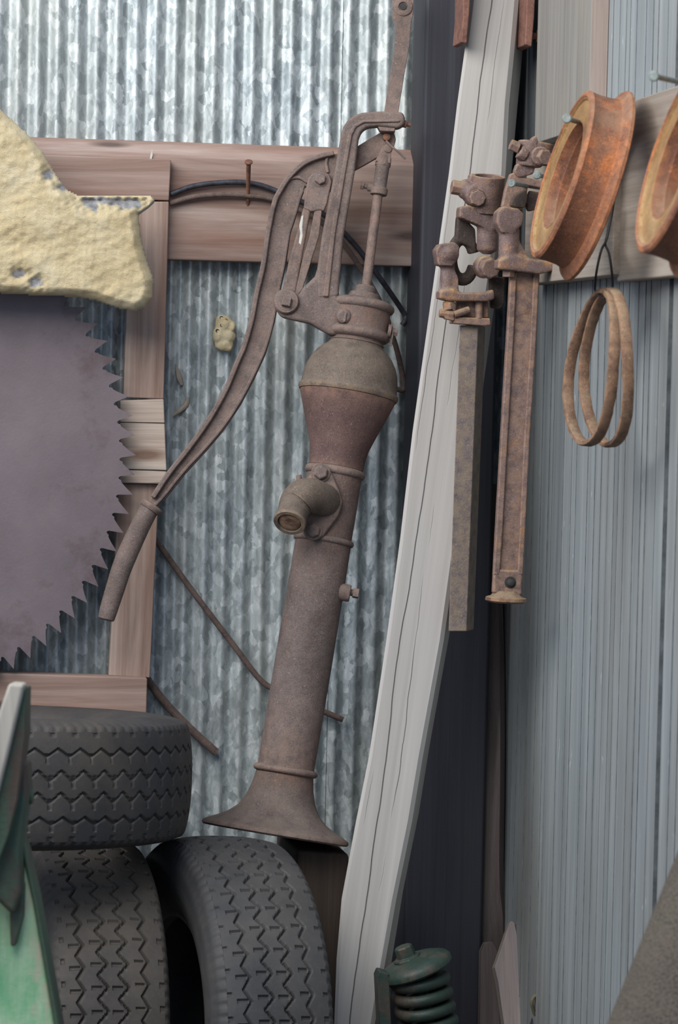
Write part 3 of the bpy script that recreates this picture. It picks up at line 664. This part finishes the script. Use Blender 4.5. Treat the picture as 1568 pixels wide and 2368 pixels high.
# ================================================================== woodwork on the board wall
def rbox(y0, y1, z0, z1, o0, o1): return box((XR-o1, min(y0, y1), z0), (XR-o0, max(y0, y1), z1))
MR = lambda p: Matrix(((0, 1, 0, p[0]), (1, 0, 0, p[1]), (0, 0, 1, p[2]), (0, 0, 0, 1)))
yA, yB = Rw(1242, 100, .026)[1], Rw(1366, 100, .026)[1]
zA = Rw(1300, 312, .026)[2]
pk = obj('wall_plank', rbox(yA, yB, zA, 2.4, .0005, .026), M_PLANK, M=MR((XR, yA, zA)), bevel=.002)
obj('sawn_edge', rbox(yB, yB-.0012, zA+.001, 2.399, .001, .0255), M_EDGE, pk, M=MR((XR, yB, zA)), smooth=False, label='pinkish sawn edge')
tag(pk, 'broad grey upright plank on the board wall above the clamp heads', 'board')
MH = lambda p: Matrix(((1, 0, 0, p[0]), (0, 0, 1, p[1]), (0, 1, 0, p[2]), (0, 0, 0, 1)))
yC, yD = Rw(1215, 500, .034)[1], Rw(1419, 500, .034)[1]
z0, z1 = Rw(1350, 643, .034)[2], Rw(1350, 352, .034)[2]
r1 = obj('side_rail', rbox(yC, yD, z0, z1, .0005, .034), M_BEAM, M=MH((XR, yC, z0)), bevel=.002)
tag(r1, 'weathered rail board on the board wall behind the hanging iron wheel', 'board')
y2 = Rw(1429, 500, .024)[1]
z2, z3 = Rw(1429, 652, .024)[2], Rw(1486, 224, .024)[2]
r2 = obj('side_rail', join(rbox(y2-.002, y2-1.0, z2, z3, .0005, .024)), M_BEAM, M=MH((XR, y2, z2)), bevel=.003)
tag(r2, 'rough wider rail board on the board wall behind the second iron wheel', 'board')

# ================================================================== flanged iron wheels
def wheel(front, R, Wd, label, ax):
    t = thing('flanged_wheel', label, 'wheel', front+V(0, 0, -R), 'iron wheels hung on the board wall')
    L = Wd
    outer = [(0, .955), (.03, .985), (.08, 1.0), (.12, .992), (.35, .985), (.6, .992), (.74, 1.01), (.80, 1.05), (.84, 1.10), (.90, 1.125), (.97, 1.125), (1.0, 1.10), (1.0, .70)]
    obj('rim', lathe(front, ax, [(a*L, r*R) for a, r in outer+[(1.0, .68)]] + [(.97*L, .65*R), (.50*L, .64*R), (.14*L, .64*R), (.125*L, .66*R), (.125*L, .88*R), (.11*L, .90*R), (.02*L, .915*R), (-.005*L, .935*R)], 96, closed=True), M_WHEEL, t, angle=32)
    obj('web_face', lathe(front, ax, [(.10*L, .635*R), (.085*L, .66*R), (.095*L, .80*R), (.085*L, .885*R), (.03*L, .905*R), (.03*L, .911*R), (.105*L, .897*R), (.122*L, .88*R), (.122*L, .66*R), (.122*L, .635*R)], 96, closed=True), M_WHEELIN, t, angle=32, label='ochre dusty inner face')
    obj('bore_lining', lathe(front, ax, [(.09*L, .625*R), (.30*L, .615*R), (.34*L, .60*R), (.94*L, .60*R), (.97*L, .62*R), (.97*L, .639*R), (.14*L, .639*R), (.09*L, .637*R)], 96, closed=True), M_WHEEL, t, angle=32)
    return t
wax = nrm(V(math.cos(math.radians(16)), -.02, -math.sin(math.radians(16))))
w1c = Rw(1294, 402, .135); w1R = 203*mpp(w1c)
wheel(w1c, w1R, 100*mpp(w1c), 'rusty orange flanged iron wheel hanging beside the clamp heads', wax)
w2c = Rw(1552, 362, .135); w2R = 232*mpp(w2c)
wheel(w2c, w2R, 116*mpp(w2c), 'rusty orange flanged iron wheel hanging on the nail farther from the post', wax)
def topin(c, R): return c + nrm(np.cross(wax, V(0, 1, 0)) * (1 if np.cross(wax, V(0, 1, 0))[2] > 0 else -1))*R*.59
def wnail(px, py, off, wall_px, wall_py, label):
    nail('wall_nail', Rw(wall_px, wall_py, .02), Rw(px, py, off), .0034, .0062, M_NAILG, label, 'zinc nails in the board wall')
wnail(1311, 274, .150, 1395, 300, 'grey zinc nail carrying the iron wheel beside the clamp heads')
wnail(1512, 176, .155, 1640, 206, 'grey zinc nail carrying the iron wheel farther from the post')
wnail(1183, 424, .110, 1262, 437, 'grey zinc nail sticking out across the tall flanged clamp')
wnail(1242, 405, .075, 1275, 412, 'short grey zinc nail between the tall flanged clamp and the wheel')

# ================================================================== hoops and wire
def hoop(cx, cy, hw, hh, tilt, label, off):
    c = Rw(cx, cy, off); m = mpp(c); R = hh*m
    vd = nrm(c-CAM); s = hw/hh
    rt = nrm(np.cross(vd, V(0, 0, 1))); tow = -nrm(V(vd[0], vd[1], 0))
    axh = nrm(rt*math.sqrt(1-s*s) - tow*s)          # axle turned away, like the wheels
    upv = V(0, 0, 1)*math.cos(tilt) + axh*math.sin(tilt); axh = nrm(axh - (axh @ upv)*upv); side = np.cross(upv, axh)
    secs = []; n = 72; jr = np.random.default_rng(int(cx))
    for i in range(n):
        a = 2*math.pi*i/n; rd = upv*math.cos(a)+side*math.sin(a); k = 1+.012*math.sin(2*a+cx)+.006*math.sin(5*a)
        w_, t_ = .0072, .0042
        ctr = c+rd*R*k+axh*.004*math.sin(a*2+1)
        secs.append([ctr+axh*x*w_+rd*y*t_ for x, y in ((-1, -.6), (-.6, -1), (.6, -1), (1, -.6), (1, .6), (.6, 1), (-.6, 1), (-1, .6))])
    o = obj('iron_hoop', loft(secs, closed=True), M_HOOP, M=Matrix.Translation(c.tolist()), angle=50, disp=[(.006, .0025, 'CLOUDS')])
    return tag(o, label, 'hoop', 'iron hoops on the wire')
hoop(1373, 849, 50, 177, math.radians(5.0), 'pitted rusty iron hoop on the wire loop, hanging nearer the post', .085)
hoop(1406, 850, 50, 180, math.radians(-1.0), 'pitted rusty iron hoop on the wire loop, hanging farther from the post', .070)
wl1 = [(1418, 470, .045), (1410, 520, .05), (1402, 556, .055), (1392, 575, .065), (1384, 605, .07), (1378, 640, .075), (1376, 672, .075), (1383, 682, .080), (1398, 690, .078), (1412, 684, .065), (1417, 660, .062), (1414, 620, .06), (1408, 585, .06), (1400, 565, .056), (1404, 545, .05), (1414, 500, .045), (1420, 465, .042)]
o = obj('wire_loop', tube(spline([Rw(*p) for p in wl1], 6), .0017, 8), M_WIRE); tag(o, 'thin black wire loop holding the rusty hoops below the wheel', 'wire')

# ================================================================== iron clamps
fc = wframe(1040, 1460, 1085, 755, .378)
c1 = thing('bar_clamp', 'rusty iron clamp with plain square bar hanging in front of the pale timber', 'clamp', fc.pt(1060, 1462, 0), 'iron clamps hung by the post')
cm = fc.m
def C1(px, py, o=0): return fc.pp(px, py, o)
def cyl(fr, a, b, r, o=0, n=20, taper=None):
    pa, pb = fr.pp(*a, o if not hasattr(o, '__len__') else o[0]), fr.pp(*b, o if not hasattr(o, '__len__') else o[1]); L = np.linalg.norm(pb-pa)
    return lathe(pa, pb-pa, [(0, r*fr.m), (L, (taper or r)*fr.m)], n)
def fcyl(fr, px, py, o0, o1, r, n=20, tilt=None, rot=0):
    p = fr.pp(px, py, o0); a = fr.ey if tilt is None else nrm(fr.ey+fr.ex*tilt[0]+fr.ez*tilt[1]); h = (o1-o0)*fr.m
    return lathe(p, a, [(0, r*fr.m), (h*.85, r*fr.m), (h, r*.85*fr.m)], n, rot=rot)
# bar: square, turned a little so that its right side shows
bf = [C1(1063, 752, 22), C1(1106, 752, 22)]; bb_ = [C1(1037, 1460, 22), C1(1079, 1460, 22)]
dep = -fc.ey*.040 + fc.ex*.0195
obj('bar', loft([[bb_[0], bb_[1], bb_[1]+dep, bb_[0]+dep], [bf[0], bf[1], bf[1]+dep, bf[0]+dep]]), M_BARG, c1, M=fc.M, bevel=.0015)
# pipe collar at the top, hollow
pa, pb = C1(1122, 490, 26), C1(1127, 406, 26); L = np.linalg.norm(pb-pa)
obj('pipe_collar', lathe(pa, pb-pa+fc.ey*.012, [(0, 34*cm), (L*.4, 37*cm), (L, 38*cm), (L, 31*cm), (L*.35, 29*cm), (0, 20*cm)], 36), M_CLAMP, c1, bevel=.001)
def blob(fr, px, py, o, rx, ry, rz): return ball(fr.pp(px, py, o), [fr.ex*rx*fr.m, fr.ez*ry*fr.m, fr.ey*rz*fr.m])
obj('collar_ear', join(prism(fc, [(1087, 403), (1097, 400), (1098, 425), (1112, 440), (1112, 475), (1085, 472), (1068, 450), (1066, 428), (1086, 424)], 16, 46), fcyl(fc, 1096, 452, 24, 62, 27), blob(fc, 1076, 438, 34, 20, 24, 20)), M_CLAMP, c1, remesh=.0022)
obj('ear_bolt', join(fcyl(fc, 1102, 458, 56, 74, 20, 8), cyl(fc, (1078, 438), (1044, 432), 17, 34, 8)), M_CLAMP, c1, bevel=.002)
obj('upper_jaw', join(prism(fc, [(1064, 478), (1085, 474), (1130, 488), (1150, 498), (1150, 530), (1128, 530), (1095, 515), (1062, 502)], 4, 52), cyl(fc, (1128, 500), (1126, 580), 24, 26), lathe(C1(1126, 578, 26), -fc.ez, [(0, 24*cm), (10*cm, 10*cm)], 20), cyl(fc, (1120, 470), (1125, 505), 26, 28)), M_CLAMP, c1, remesh=.0024)
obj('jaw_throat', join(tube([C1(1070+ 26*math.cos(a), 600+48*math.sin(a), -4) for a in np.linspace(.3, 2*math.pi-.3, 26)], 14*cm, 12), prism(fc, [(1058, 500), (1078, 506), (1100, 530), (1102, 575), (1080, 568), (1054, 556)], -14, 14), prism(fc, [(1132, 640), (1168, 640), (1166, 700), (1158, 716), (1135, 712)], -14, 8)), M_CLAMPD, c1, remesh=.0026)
obj('lower_jaw', join(cyl(fc, (1036, 590), (1034, 690), 17, 30), prism(fc, [(1008, 578), (1018, 564), (1050, 559), (1064, 570), (1062, 594), (1046, 616), (1014, 614)], 6, 58), blob(fc, 1036, 588, 40, 26, 26, 26), prism(fc, [(1017, 672), (1050, 668), (1062, 676), (1125, 676), (1143, 668), (1145, 692), (1130, 697), (1040, 697), (1017, 690)], 2, 54), prism(fc, [(1046, 612), (1060, 640), (1062, 680), (1045, 690), (1030, 660)], 16, 44)), M_CLAMP, c1, remesh=.0024)
obj('jaw_bolt', join(fcyl(fc, 1118, 618, 6, 46, 26), fcyl(fc, 1128, 621, 44, 66, 24, 8, (.2, 0))), M_CLAMP, c1, bevel=.0015)
obj('jaw_nut', join(cyl(fc, (1036, 695), (1038, 702), 13, 34), cyl(fc, (1038, 700), (1040, 716), 16, 34, 6)), M_CLAMP, c1, bevel=.001)
obj('cam_lever', join(cyl(fc, (1048, 728), (1016, 724), 13, 34, 10, 10), cyl(fc, (1050, 728), (1086, 716), 9, 40, 10), prism(fc, [(1022, 716), (1052, 722), (1050, 742), (1030, 738)], 22, 44)), M_CLAMP, c1, bevel=.0012)
obj('bar_shoe', join(prism(fc, [(1058, 696), (1130, 696), (1130, 735), (1052, 735)], -4, 22), prism(fc, [(1050, 733), (1134, 736), (1136, 752), (1120, 754), (1048, 748)], -16, 40), cyl(fc, (1107, 694), (1108, 738), 9, 32)), M_CLAMP, c1, bevel=.002)
# hook that hangs it from the post
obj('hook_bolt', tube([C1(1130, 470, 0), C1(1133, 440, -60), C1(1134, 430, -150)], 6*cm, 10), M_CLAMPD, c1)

f2 = wframe(1172, 1390, 1214, 640, .45)
c2 = thing('bar_clamp', 'rusty iron clamp with ribbed bar ending in a round foot beside the board wall', 'clamp', f2.pt(1172, 1395, 0), 'iron clamps hung by the post')
m2 = f2.m
b2o = [(1181, 628), (1249, 628), (1240, 800), (1226, 1020), (1208, 1378), (1140, 1372), (1146, 1250), (1160, 1000), (1174, 760)]
obj('bar', prism(f2, b2o, -4, 16), M_CLAMP, c2, M=f2.M, bevel=.002)
lb = [(1181, 630), (1196, 630), (1190, 760), (1176, 1000), (1162, 1250), (1156, 1330), (1141, 1330), (1146, 1250), (1160, 1000), (1174, 760)]
rb = [(1234, 630), (1249, 630), (1240, 800), (1226, 1020), (1213, 1280), (1210, 1330), (1197, 1330), (1212, 1018), (1226, 798)]
obj('bar_rib', prism(f2, lb, 14, 25), M_CLAMP, c2, M=f2.M, bevel=.0025); obj('bar_rib', prism(f2, rb, 14, 25), M_CLAMP, c2, M=f2.M, bevel=.0025)
obj('bar_end', prism(f2, [(1141, 1315), (1175, 1318), (1210, 1318), (1208, 1378), (1140, 1372)], 12, 24), M_CLAMP, c2, bevel=.004)
obj('foot_disc', lathe(f2.pp(1170, 1386, 8), f2.ez, [(-8*m2, 34*m2), (-7*m2, 42*m2), (-3*m2, 48*m2), (4*m2, 47*m2), (8*m2, 36*m2), (20*m2, 26*m2)], 36), M_HOOP, c2, label='round foot crusted with rust')
obj('bolthole', lathe(f2.pp(1180, 1347, 22), f2.ey, [(0, 15*m2), (2*m2, 14*m2), (3*m2, 9*m2), (10*m2, 8*m2), (12*m2, 5*m2)], 18), M_BAG_HOLE, c2, label='black pin in the bar end')  # dark stud put in where the bar has a bolt hole
obj('jaw_body', join(cyl(f2, (1178, 530), (1176, 615), 24, 28), prism(f2, [(1150, 490), (1165, 476), (1200, 482), (1213, 495), (1208, 520), (1190, 538), (1160, 538), (1148, 515)], 4, 54), prism(f2, [(1153, 600), (1200, 590), (1215, 596), (1285, 606), (1293, 614), (1280, 626), (1250, 634), (1152, 622)], 2, 54), prism(f2, [(1195, 540), (1208, 570), (1225, 596), (1195, 610)], 14, 42)), M_CLAMP, c2, remesh=.0024)
obj('jaw_plate', prism(f2, [(1180, 402), (1192, 398), (1200, 408), (1246, 416), (1262, 424), (1258, 436), (1222, 430), (1216, 470), (1208, 486), (1160, 480), (1168, 440)], 0, 20), M_CLAMP, c2, bevel=.003)
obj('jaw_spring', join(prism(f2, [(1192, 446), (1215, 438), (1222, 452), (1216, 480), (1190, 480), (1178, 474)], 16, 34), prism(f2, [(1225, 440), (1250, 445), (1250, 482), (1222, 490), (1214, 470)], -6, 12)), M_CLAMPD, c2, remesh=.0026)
obj('jaw_nut', cyl(f2, (1177, 616), (1176, 641), 15, 28, 6), M_CLAMP, c2, bevel=.001)
obj('top_collar', join(cyl(f2, (1222, 386), (1228, 326), 30, 10, 24), cyl(f2, (1240, 380), (1246, 330), 34, 6, 24)), M_CLAMP, c2, remesh=.0026)
obj('collar_ear', join(cyl(f2, (1200, 350), (1218, 362), 17, 28), prism(f2, [(1194, 380), (1215, 372), (1240, 380), (1235, 402), (1200, 412), (1188, 400)], 0, 24), prism(f2, [(1228, 322), (1240, 312), (1246, 326), (1238, 345)], 10, 40)), M_CLAMP, c2, remesh=.0026)
obj('ear_bolt', join(cyl(f2, (1200, 342), (1180, 334), 14, 30, 6), fcyl(f2, 1246, 362, 26, 48, 22), fcyl(f2, 1256, 364, 44, 60, 19, 6, (.2, 0))), M_CLAMP, c2, bevel=.0015)
obj('hook_bolt', tube([f2.pp(1205, 470, 4), f2.pp(1212, 460, -50), f2.pp(1216, 455, -140)], 6*m2, 10), M_CLAMPD, c2)

# ================================================================== warped board and split board by the post
pr = [(1120, 1140, 1160), (1300, 1139, 1160), (1400, 1136, 1163), (1550, 1131, 1167), (1700, 1124, 1168), (1850, 1118, 1167), (1990, 1113, 1165), (2060, 1112, 1167), (2120, 1112, 1174), (2250, 1110, 1178), (2400, 1108, 1180)]
secs = []
for y, l, r_ in pr:
    d = .085 + .02*math.sin(y*.004); L, A = W(l-16, y, d), W(r_-11, y, d+.012); B = W(r_, y, d-.004)
    L[0] = max(L[0], xr+.002); A[0] = max(A[0], L[0]+.008); B[0] = max(B[0], A[0]+.004)
    secs.append([L, A, B, B+V(-.003, .014, 0), L+V(0, .02, 0)])
secs.append([V(p[0], p[1], 0) for p in secs[-1]])
wp = obj('warped_board', loft(secs), M_DARKW, M=Matrix.Translation((XR-.03, -.09, .5)), angle=25)
tag(wp, 'thin dark warped board standing between the dark post and the grooved wall', 'board')
fsd = wframe(1190, 2400, 1178, 2130, .24, .18)
sh = obj('split_board', prism(fsd, [(1179, 2132), (1184, 2129), (1191, 2134), (1232, 2368), (1240, 2730), (1180, 2730), (1166, 2368), (1152, 2270), (1144, 2236), (1158, 2196)], -.012, .012, px=False), M_SHARD, M=fsd.M, bevel=.0015)
tag(sh, 'pale split board with a pointed top standing below the ribbed clamp', 'board')
fs2 = wframe(1135, 2400, 1130, 2180, .16, .14)
s2 = obj('split_board', prism(fs2, [(1113, 2200), (1122, 2180), (1140, 2178), (1152, 2200), (1166, 2368), (1150, 2760), (1108, 2760), (1110, 2368)], -.010, .010, px=False), M_DARKW, M=fs2.M, bevel=.0015)
tag(s2, 'grey board end standing behind the pale pointed split board', 'board')

# ================================================================== dark bundle with a cord by the grooved wall
bp = W(1252, 2370, .33); gz = bp[2]-.02
bd = thing('rubber_bundle', 'dark crumpled rubber bundle with a cord loop by the grooved wall', 'bundle', V(bp[0], -.33, 0))
obj('bundle', lathe(V(bp[0], -.33, 0), V(0, 0, 1), [(0, .018), (.06, .022), (.12, .022), (gz+.01, .021), (gz+.03, .016), (gz+.045, .006)], 20), M_BAG_HOLE, bd, disp=[(.02, .005, 'CLOUDS')])
obj('cord_loop', tube(spline([W(1236, 2345, .345), W(1230, 2318, .35), W(1238, 2303, .35), W(1252, 2310, .35), W(1259, 2330, .35), W(1256, 2352, .345), W(1252, 2385, .34)], 6), .0028, 8), M_STRIP, bd)

# ================================================================== green spring leg
fg = wframe(985, 2368, 958, 2230, .50)
gm = fg.m
axs = nrm(fg.ez + fg.ey*.0)
sg = thing('coil_spring', 'dark green painted coil spring on an iron seat below the dark post', 'spring', V(*(fg.pt(985, 2368, 0)[:2]), 0))
base = fg.pt(963, 2240, 0)
tilt = nrm(axs + fg.ex*(-.13))                       # cap tilts: left side low
obj('spring_cap', lathe(base, nrm(fg.ez*1.0 - fg.ex*.16), [(-10*gm, 60*gm), (-8*gm, 78*gm), (-2*gm, 86*gm), (8*gm, 86*gm), (16*gm, 80*gm), (24*gm, 62*gm), (30*gm, 30*gm)], 48), M_SPRING, sg)
obj('cap_bolt', lathe(base+fg.ez*26*gm-fg.ex*16*gm, nrm(fg.ez-fg.ex*.16), [(0, 34*gm), (6*gm, 32*gm), (7*gm, 23*gm), (30*gm, 22*gm), (33*gm, 19*gm)], 8), M_SPRING, sg, bevel=.001)
turns = 9.5; pts = []; pitchm = 34*gm
dn = -fg.ez; hx = fg.ex; hy = -fg.ey
for i in range(int(turns*28)):
    a = 2*math.pi*i/28 + 1.9
    c = base + dn*(14*gm + pitchm*i/28) + fg.ex*(2*gm)
    pts.append(c + (hx*math.cos(a)+hy*math.sin(a))*58*gm + fg.ez*math.cos(a)*5*gm)
coil = obj('coil', tube(pts, 14*gm, 12), M_SPRING, sg)
endc = base+dn*(14*gm+pitchm*turns)
obj('inner_rod', tube([base, endc], 18*gm, 14), M_GREEND, sg)
obj('strap', prism(fg, [(878, 2246), (900, 2252), (906, 2380), (930, 2730), (900, 2730), (878, 2380), (872, 2260)], -10, 40), M_SPRING, sg, bevel=.002)
obj('spring_seat', lathe(V(endc[0], endc[1], 0), V(0, 0, 1), [(0, .085), (.01, .085), (.014, .05), (endc[2]-.012, .05), (endc[2]-.012, .06), (endc[2]+.012, .06)], 32), M_GREEND, sg)

# ================================================================== tyres
def tyre(name, centre, axis, R, Wd, mat, label, n_wave=58, phase=0.0, lean=None, depth=.0055, flip=1):
    a = nrm(axis); x, y = perp(a); hw = Wd/2; wt = hw*.80
    NT_ = n_wave*14
    # cross section from bead to bead over the outside, then back inside
    tread = np.linspace(-wt, wt, 96)
    prof = []
    hb = R*.36
    def side(sgn):
        out = []
        for k in np.linspace(0, 1, 18):
            ang = k*math.pi*.93
            out.append((sgn*(wt*.985+ (hw-wt)*math.sin(ang)*1.15 - .012*k), R-.0075 - hb*.5*(1-math.cos(ang))))
        return out
    sl, sr = side(-1), side(1)
    outer = sl[::-1] + [(t, R-.0075*(abs(t)/wt)**2.6) for t in tread] + sr
    innerp = [(sr[-1][0]-.016, sr[-1][1]-.002), (hw*.84, R-hb*.6), (wt*.9, R-.022), (0, R-.017), (-wt*.9, R-.022), (-hw*.84, R-hb*.6), (sl[-1][0]+.016, sl[-1][1]-.002)]
    A_ = np.array([p[0] for p in outer]); Rr = np.array([p[1] for p in outer]); na = len(A_)
    th_ = np.arange(NT_)*2*math.pi/NT_
    T, AA = np.meshgrid(th_, A_, indexing='ij'); RR = np.tile(Rr, (NT_, 1))
    istread = np.zeros(na, bool); istread[18:18+96] = True
    tri = lambda u: 2*np.abs(2*(u-np.floor(u+.5)))-1
    u = T*n_wave/(2*math.pi)+phase
    cut = np.zeros_like(RR)
    for c, amp, ph in ((-.62, .07, 0), (-.20, .10, .15), (.20, .10, .15), (.62, .07, .3)):
        dgr = np.abs(AA/wt-(c+amp*tri(u+ph)))
        cut = np.maximum(cut, np.clip((.030-dgr)/.014, 0, 1))
        # short sipes leaving the zigzag corners
        uu = np.abs((u+ph)-np.round(u+ph)); sp_ = (uu < .07) & (flip*(AA/wt-c) > 0) & (flip*(AA/wt-c) < amp+.13)
        cut = np.maximum(cut, sp_*.6)
    uu = np.abs(u*1.0-np.round(u)); cut = np.maximum(cut, ((uu < .10) & (np.abs(AA/wt) > .90))*.55)
    RR = RR - cut*depth*istread[None, :]
    # shoulder ribs and side wall rings
    wall = ~istread
    RRo = RR.copy(); ridx = np.abs(np.abs(AA)-hw*.98)
    AA = AA + np.where(wall[None, :], .0012*np.sign(AA)*(np.sin(RRo*900) > .6), 0)
    shoulder = (np.abs(AA) > wt*.99) & (RRo > R-.030)
    RR = RR - np.where(shoulder & wall[None, :], .0022*(np.sin(u*2*math.pi*2) > .3), 0)
    AI = np.array([p[0] for p in innerp]); RI = np.array([p[1] for p in innerp])
    AA = np.concatenate([AA, np.tile(AI, (NT_, 1))], 1); RR = np.concatenate([RR, np.tile(RI, (NT_, 1))], 1); nt_ = AA.shape[1]
    TT = np.tile(th_[:, None], (1, nt_))
    Pn = np.asarray(centre)+AA[..., None]*a+RR[..., None]*(np.cos(TT)[..., None]*x+np.sin(TT)[..., None]*y)
    vs = Pn.reshape(-1, 3)
    I = np.arange(NT_)[:, None]; J = np.arange(nt_)[None, :]
    q = np.stack([I*nt_+J, I*nt_+(J+1) % nt_, ((I+1) % NT_)*nt_+(J+1) % nt_, ((I+1) % NT_)*nt_+J], -1).reshape(-1, 4)
    t = thing('tyre', label, 'tyre', np.asarray(centre)-V(0, 0, R), 'worn tyres in a heap')
    me = bpy.data.meshes.new('casing'); me.from_pydata((vs-np.array(t.location)).tolist(), [], q.tolist())
    bm = bmesh.new(); bm.from_mesh(me); bmesh.ops.recalc_face_normals(bm, faces=bm.faces); bm.to_mesh(me); bm.free()
    me.shade_smooth(); me.set_sharp_from_angle(angle=math.radians(40)); me.materials.append(mat)
    o = bpy.data.objects.new('casing', me); COL.objects.link(o); o.parent = t
    for sgn in (-1, 1):
        obj('bead', lathe(np.asarray(centre)+a*sgn*(abs(sr[-1][0])-.006), a, [(-.008, sr[-1][1]-.006), (.008, sr[-1][1]-.006), (.010, sr[-1][1]+.004), (0, sr[-1][1]+.007), (-.010, sr[-1][1]+.004)], 64, closed=True), mat, t)
    return t
R1 = .32
zl = W(200, 1966, .75)[2]
xcl = W(441, 1815, .44)[0]-R1
tyre('tyre', V(xcl, -.44, zl+.066), (0.02, .075, 1), R1, .192, M_TYRE1, 'worn black tyre lying flat on top of the two standing tyres', 58, .2, flip=-1, depth=.0036)
RA = (zl-.036)/2
psi = math.radians(7)
nA = W(276, 2368, .73)
tyre('tyre', V(nA[0]-RA*math.sin(psi)-.008, -.43, RA), (-math.cos(psi), -math.sin(psi), .045), RA, .188, M_TYRE2, 'dusty standing tyre directly under the tyre lying flat', 54, 0)
zB = W(470, 1936, .46)[2]; RB = zB/2
psi = math.radians(11)
nB = W(648, 2368, .76)
tyre('tyre', V(nB[0]-RB*math.sin(psi), -.47, RB), (-math.cos(psi), -math.sin(psi), .05), RB, .188, M_TYRE3, 'grey standing tyre turned towards the foot of the leaning timber', 54, .4)

# ================================================================== green machine in the foreground
def D(px, py, z): v = ray(px, py); return CAM + v*(z/F)          # point at camera depth z
fgm = Frame(D(40, 2368, 3.55), D(30, 1900, 3.55), -cf)
mc = thing('green_machine', 'faded green farm machine with a flat bar end in front of the tyres', 'machine', V(*(fgm.pt(-120, 2368, 0)[:2]), 0))
zf = 0.0
obj('side_panel', prism(fgm, [(-1500, 1880), (-200, 1900), (0, 1905), (44, 1925), (52, 1965), (78, 2085), (126, 2368), (190, 2760), (230, 3300), (-1500, 3300)], -.03, .0, px=False), M_GREEN, mc, M=fgm.M, bevel=.004)  # left stretch is unseen, extended to block low light
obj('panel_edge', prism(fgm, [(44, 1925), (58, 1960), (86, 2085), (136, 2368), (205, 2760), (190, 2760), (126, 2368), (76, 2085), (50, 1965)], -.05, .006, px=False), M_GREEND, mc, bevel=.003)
obj('flat_bar', prism(fgm, [(20, 1580), (56, 1583), (18, 1745), (-40, 1980), (-90, 2180), (-130, 2170), (-78, 1950), (-2, 1645)], .03, .075, px=False), M_MACHW, mc, M=fgm.M, bevel=.004)
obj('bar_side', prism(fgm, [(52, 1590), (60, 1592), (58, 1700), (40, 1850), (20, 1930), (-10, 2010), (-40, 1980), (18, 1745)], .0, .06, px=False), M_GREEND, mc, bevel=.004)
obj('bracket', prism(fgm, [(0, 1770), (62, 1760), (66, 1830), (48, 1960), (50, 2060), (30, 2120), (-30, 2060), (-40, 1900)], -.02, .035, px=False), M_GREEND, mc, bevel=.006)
obj('bracket_knob', lathe(fgm.pt(62, 1842, .0), fgm.ex, [(-.01, .009), (.006, .009), (.008, .006)], 16), M_GREEND, mc)
obj('tine', prism(fgm, [(24, 2040), (56, 2040), (54, 2120), (36, 2188), (24, 2190), (22, 2120)], -.002, .016, px=False), M_GREEND, mc, bevel=.003)

# ================================================================== roll of matting
e0, e1 = D(1404, 2368, 3.30), D(1568, 1958, 3.34)
fmr = Frame(e0, e1, -cf)
Rm = .082; axm = fmr.ez; o0 = e0+fmr.ex*Rm
lo = o0+axm*(-(o0[2]-Rm*.36)/axm[2])
mr = thing('matting_roll', 'thick leaning roll of coarse brown woven matting in front of the grooved wall', 'roll', V(lo[0], lo[1], 0))
Lm = np.linalg.norm(e1+fmr.ex*Rm-lo)+.02
obj('roll', lathe(lo, axm, [(0, .05), (0, Rm*.96), (.02, Rm), (Lm*.5, Rm*1.01), (Lm-.02, Rm), (Lm, Rm*.96), (Lm, .05)], 72), M_MAT, mr, M=Matrix.Translation(lo.tolist()), angle=40, disp=[(.12, .012, 'CLOUDS')])
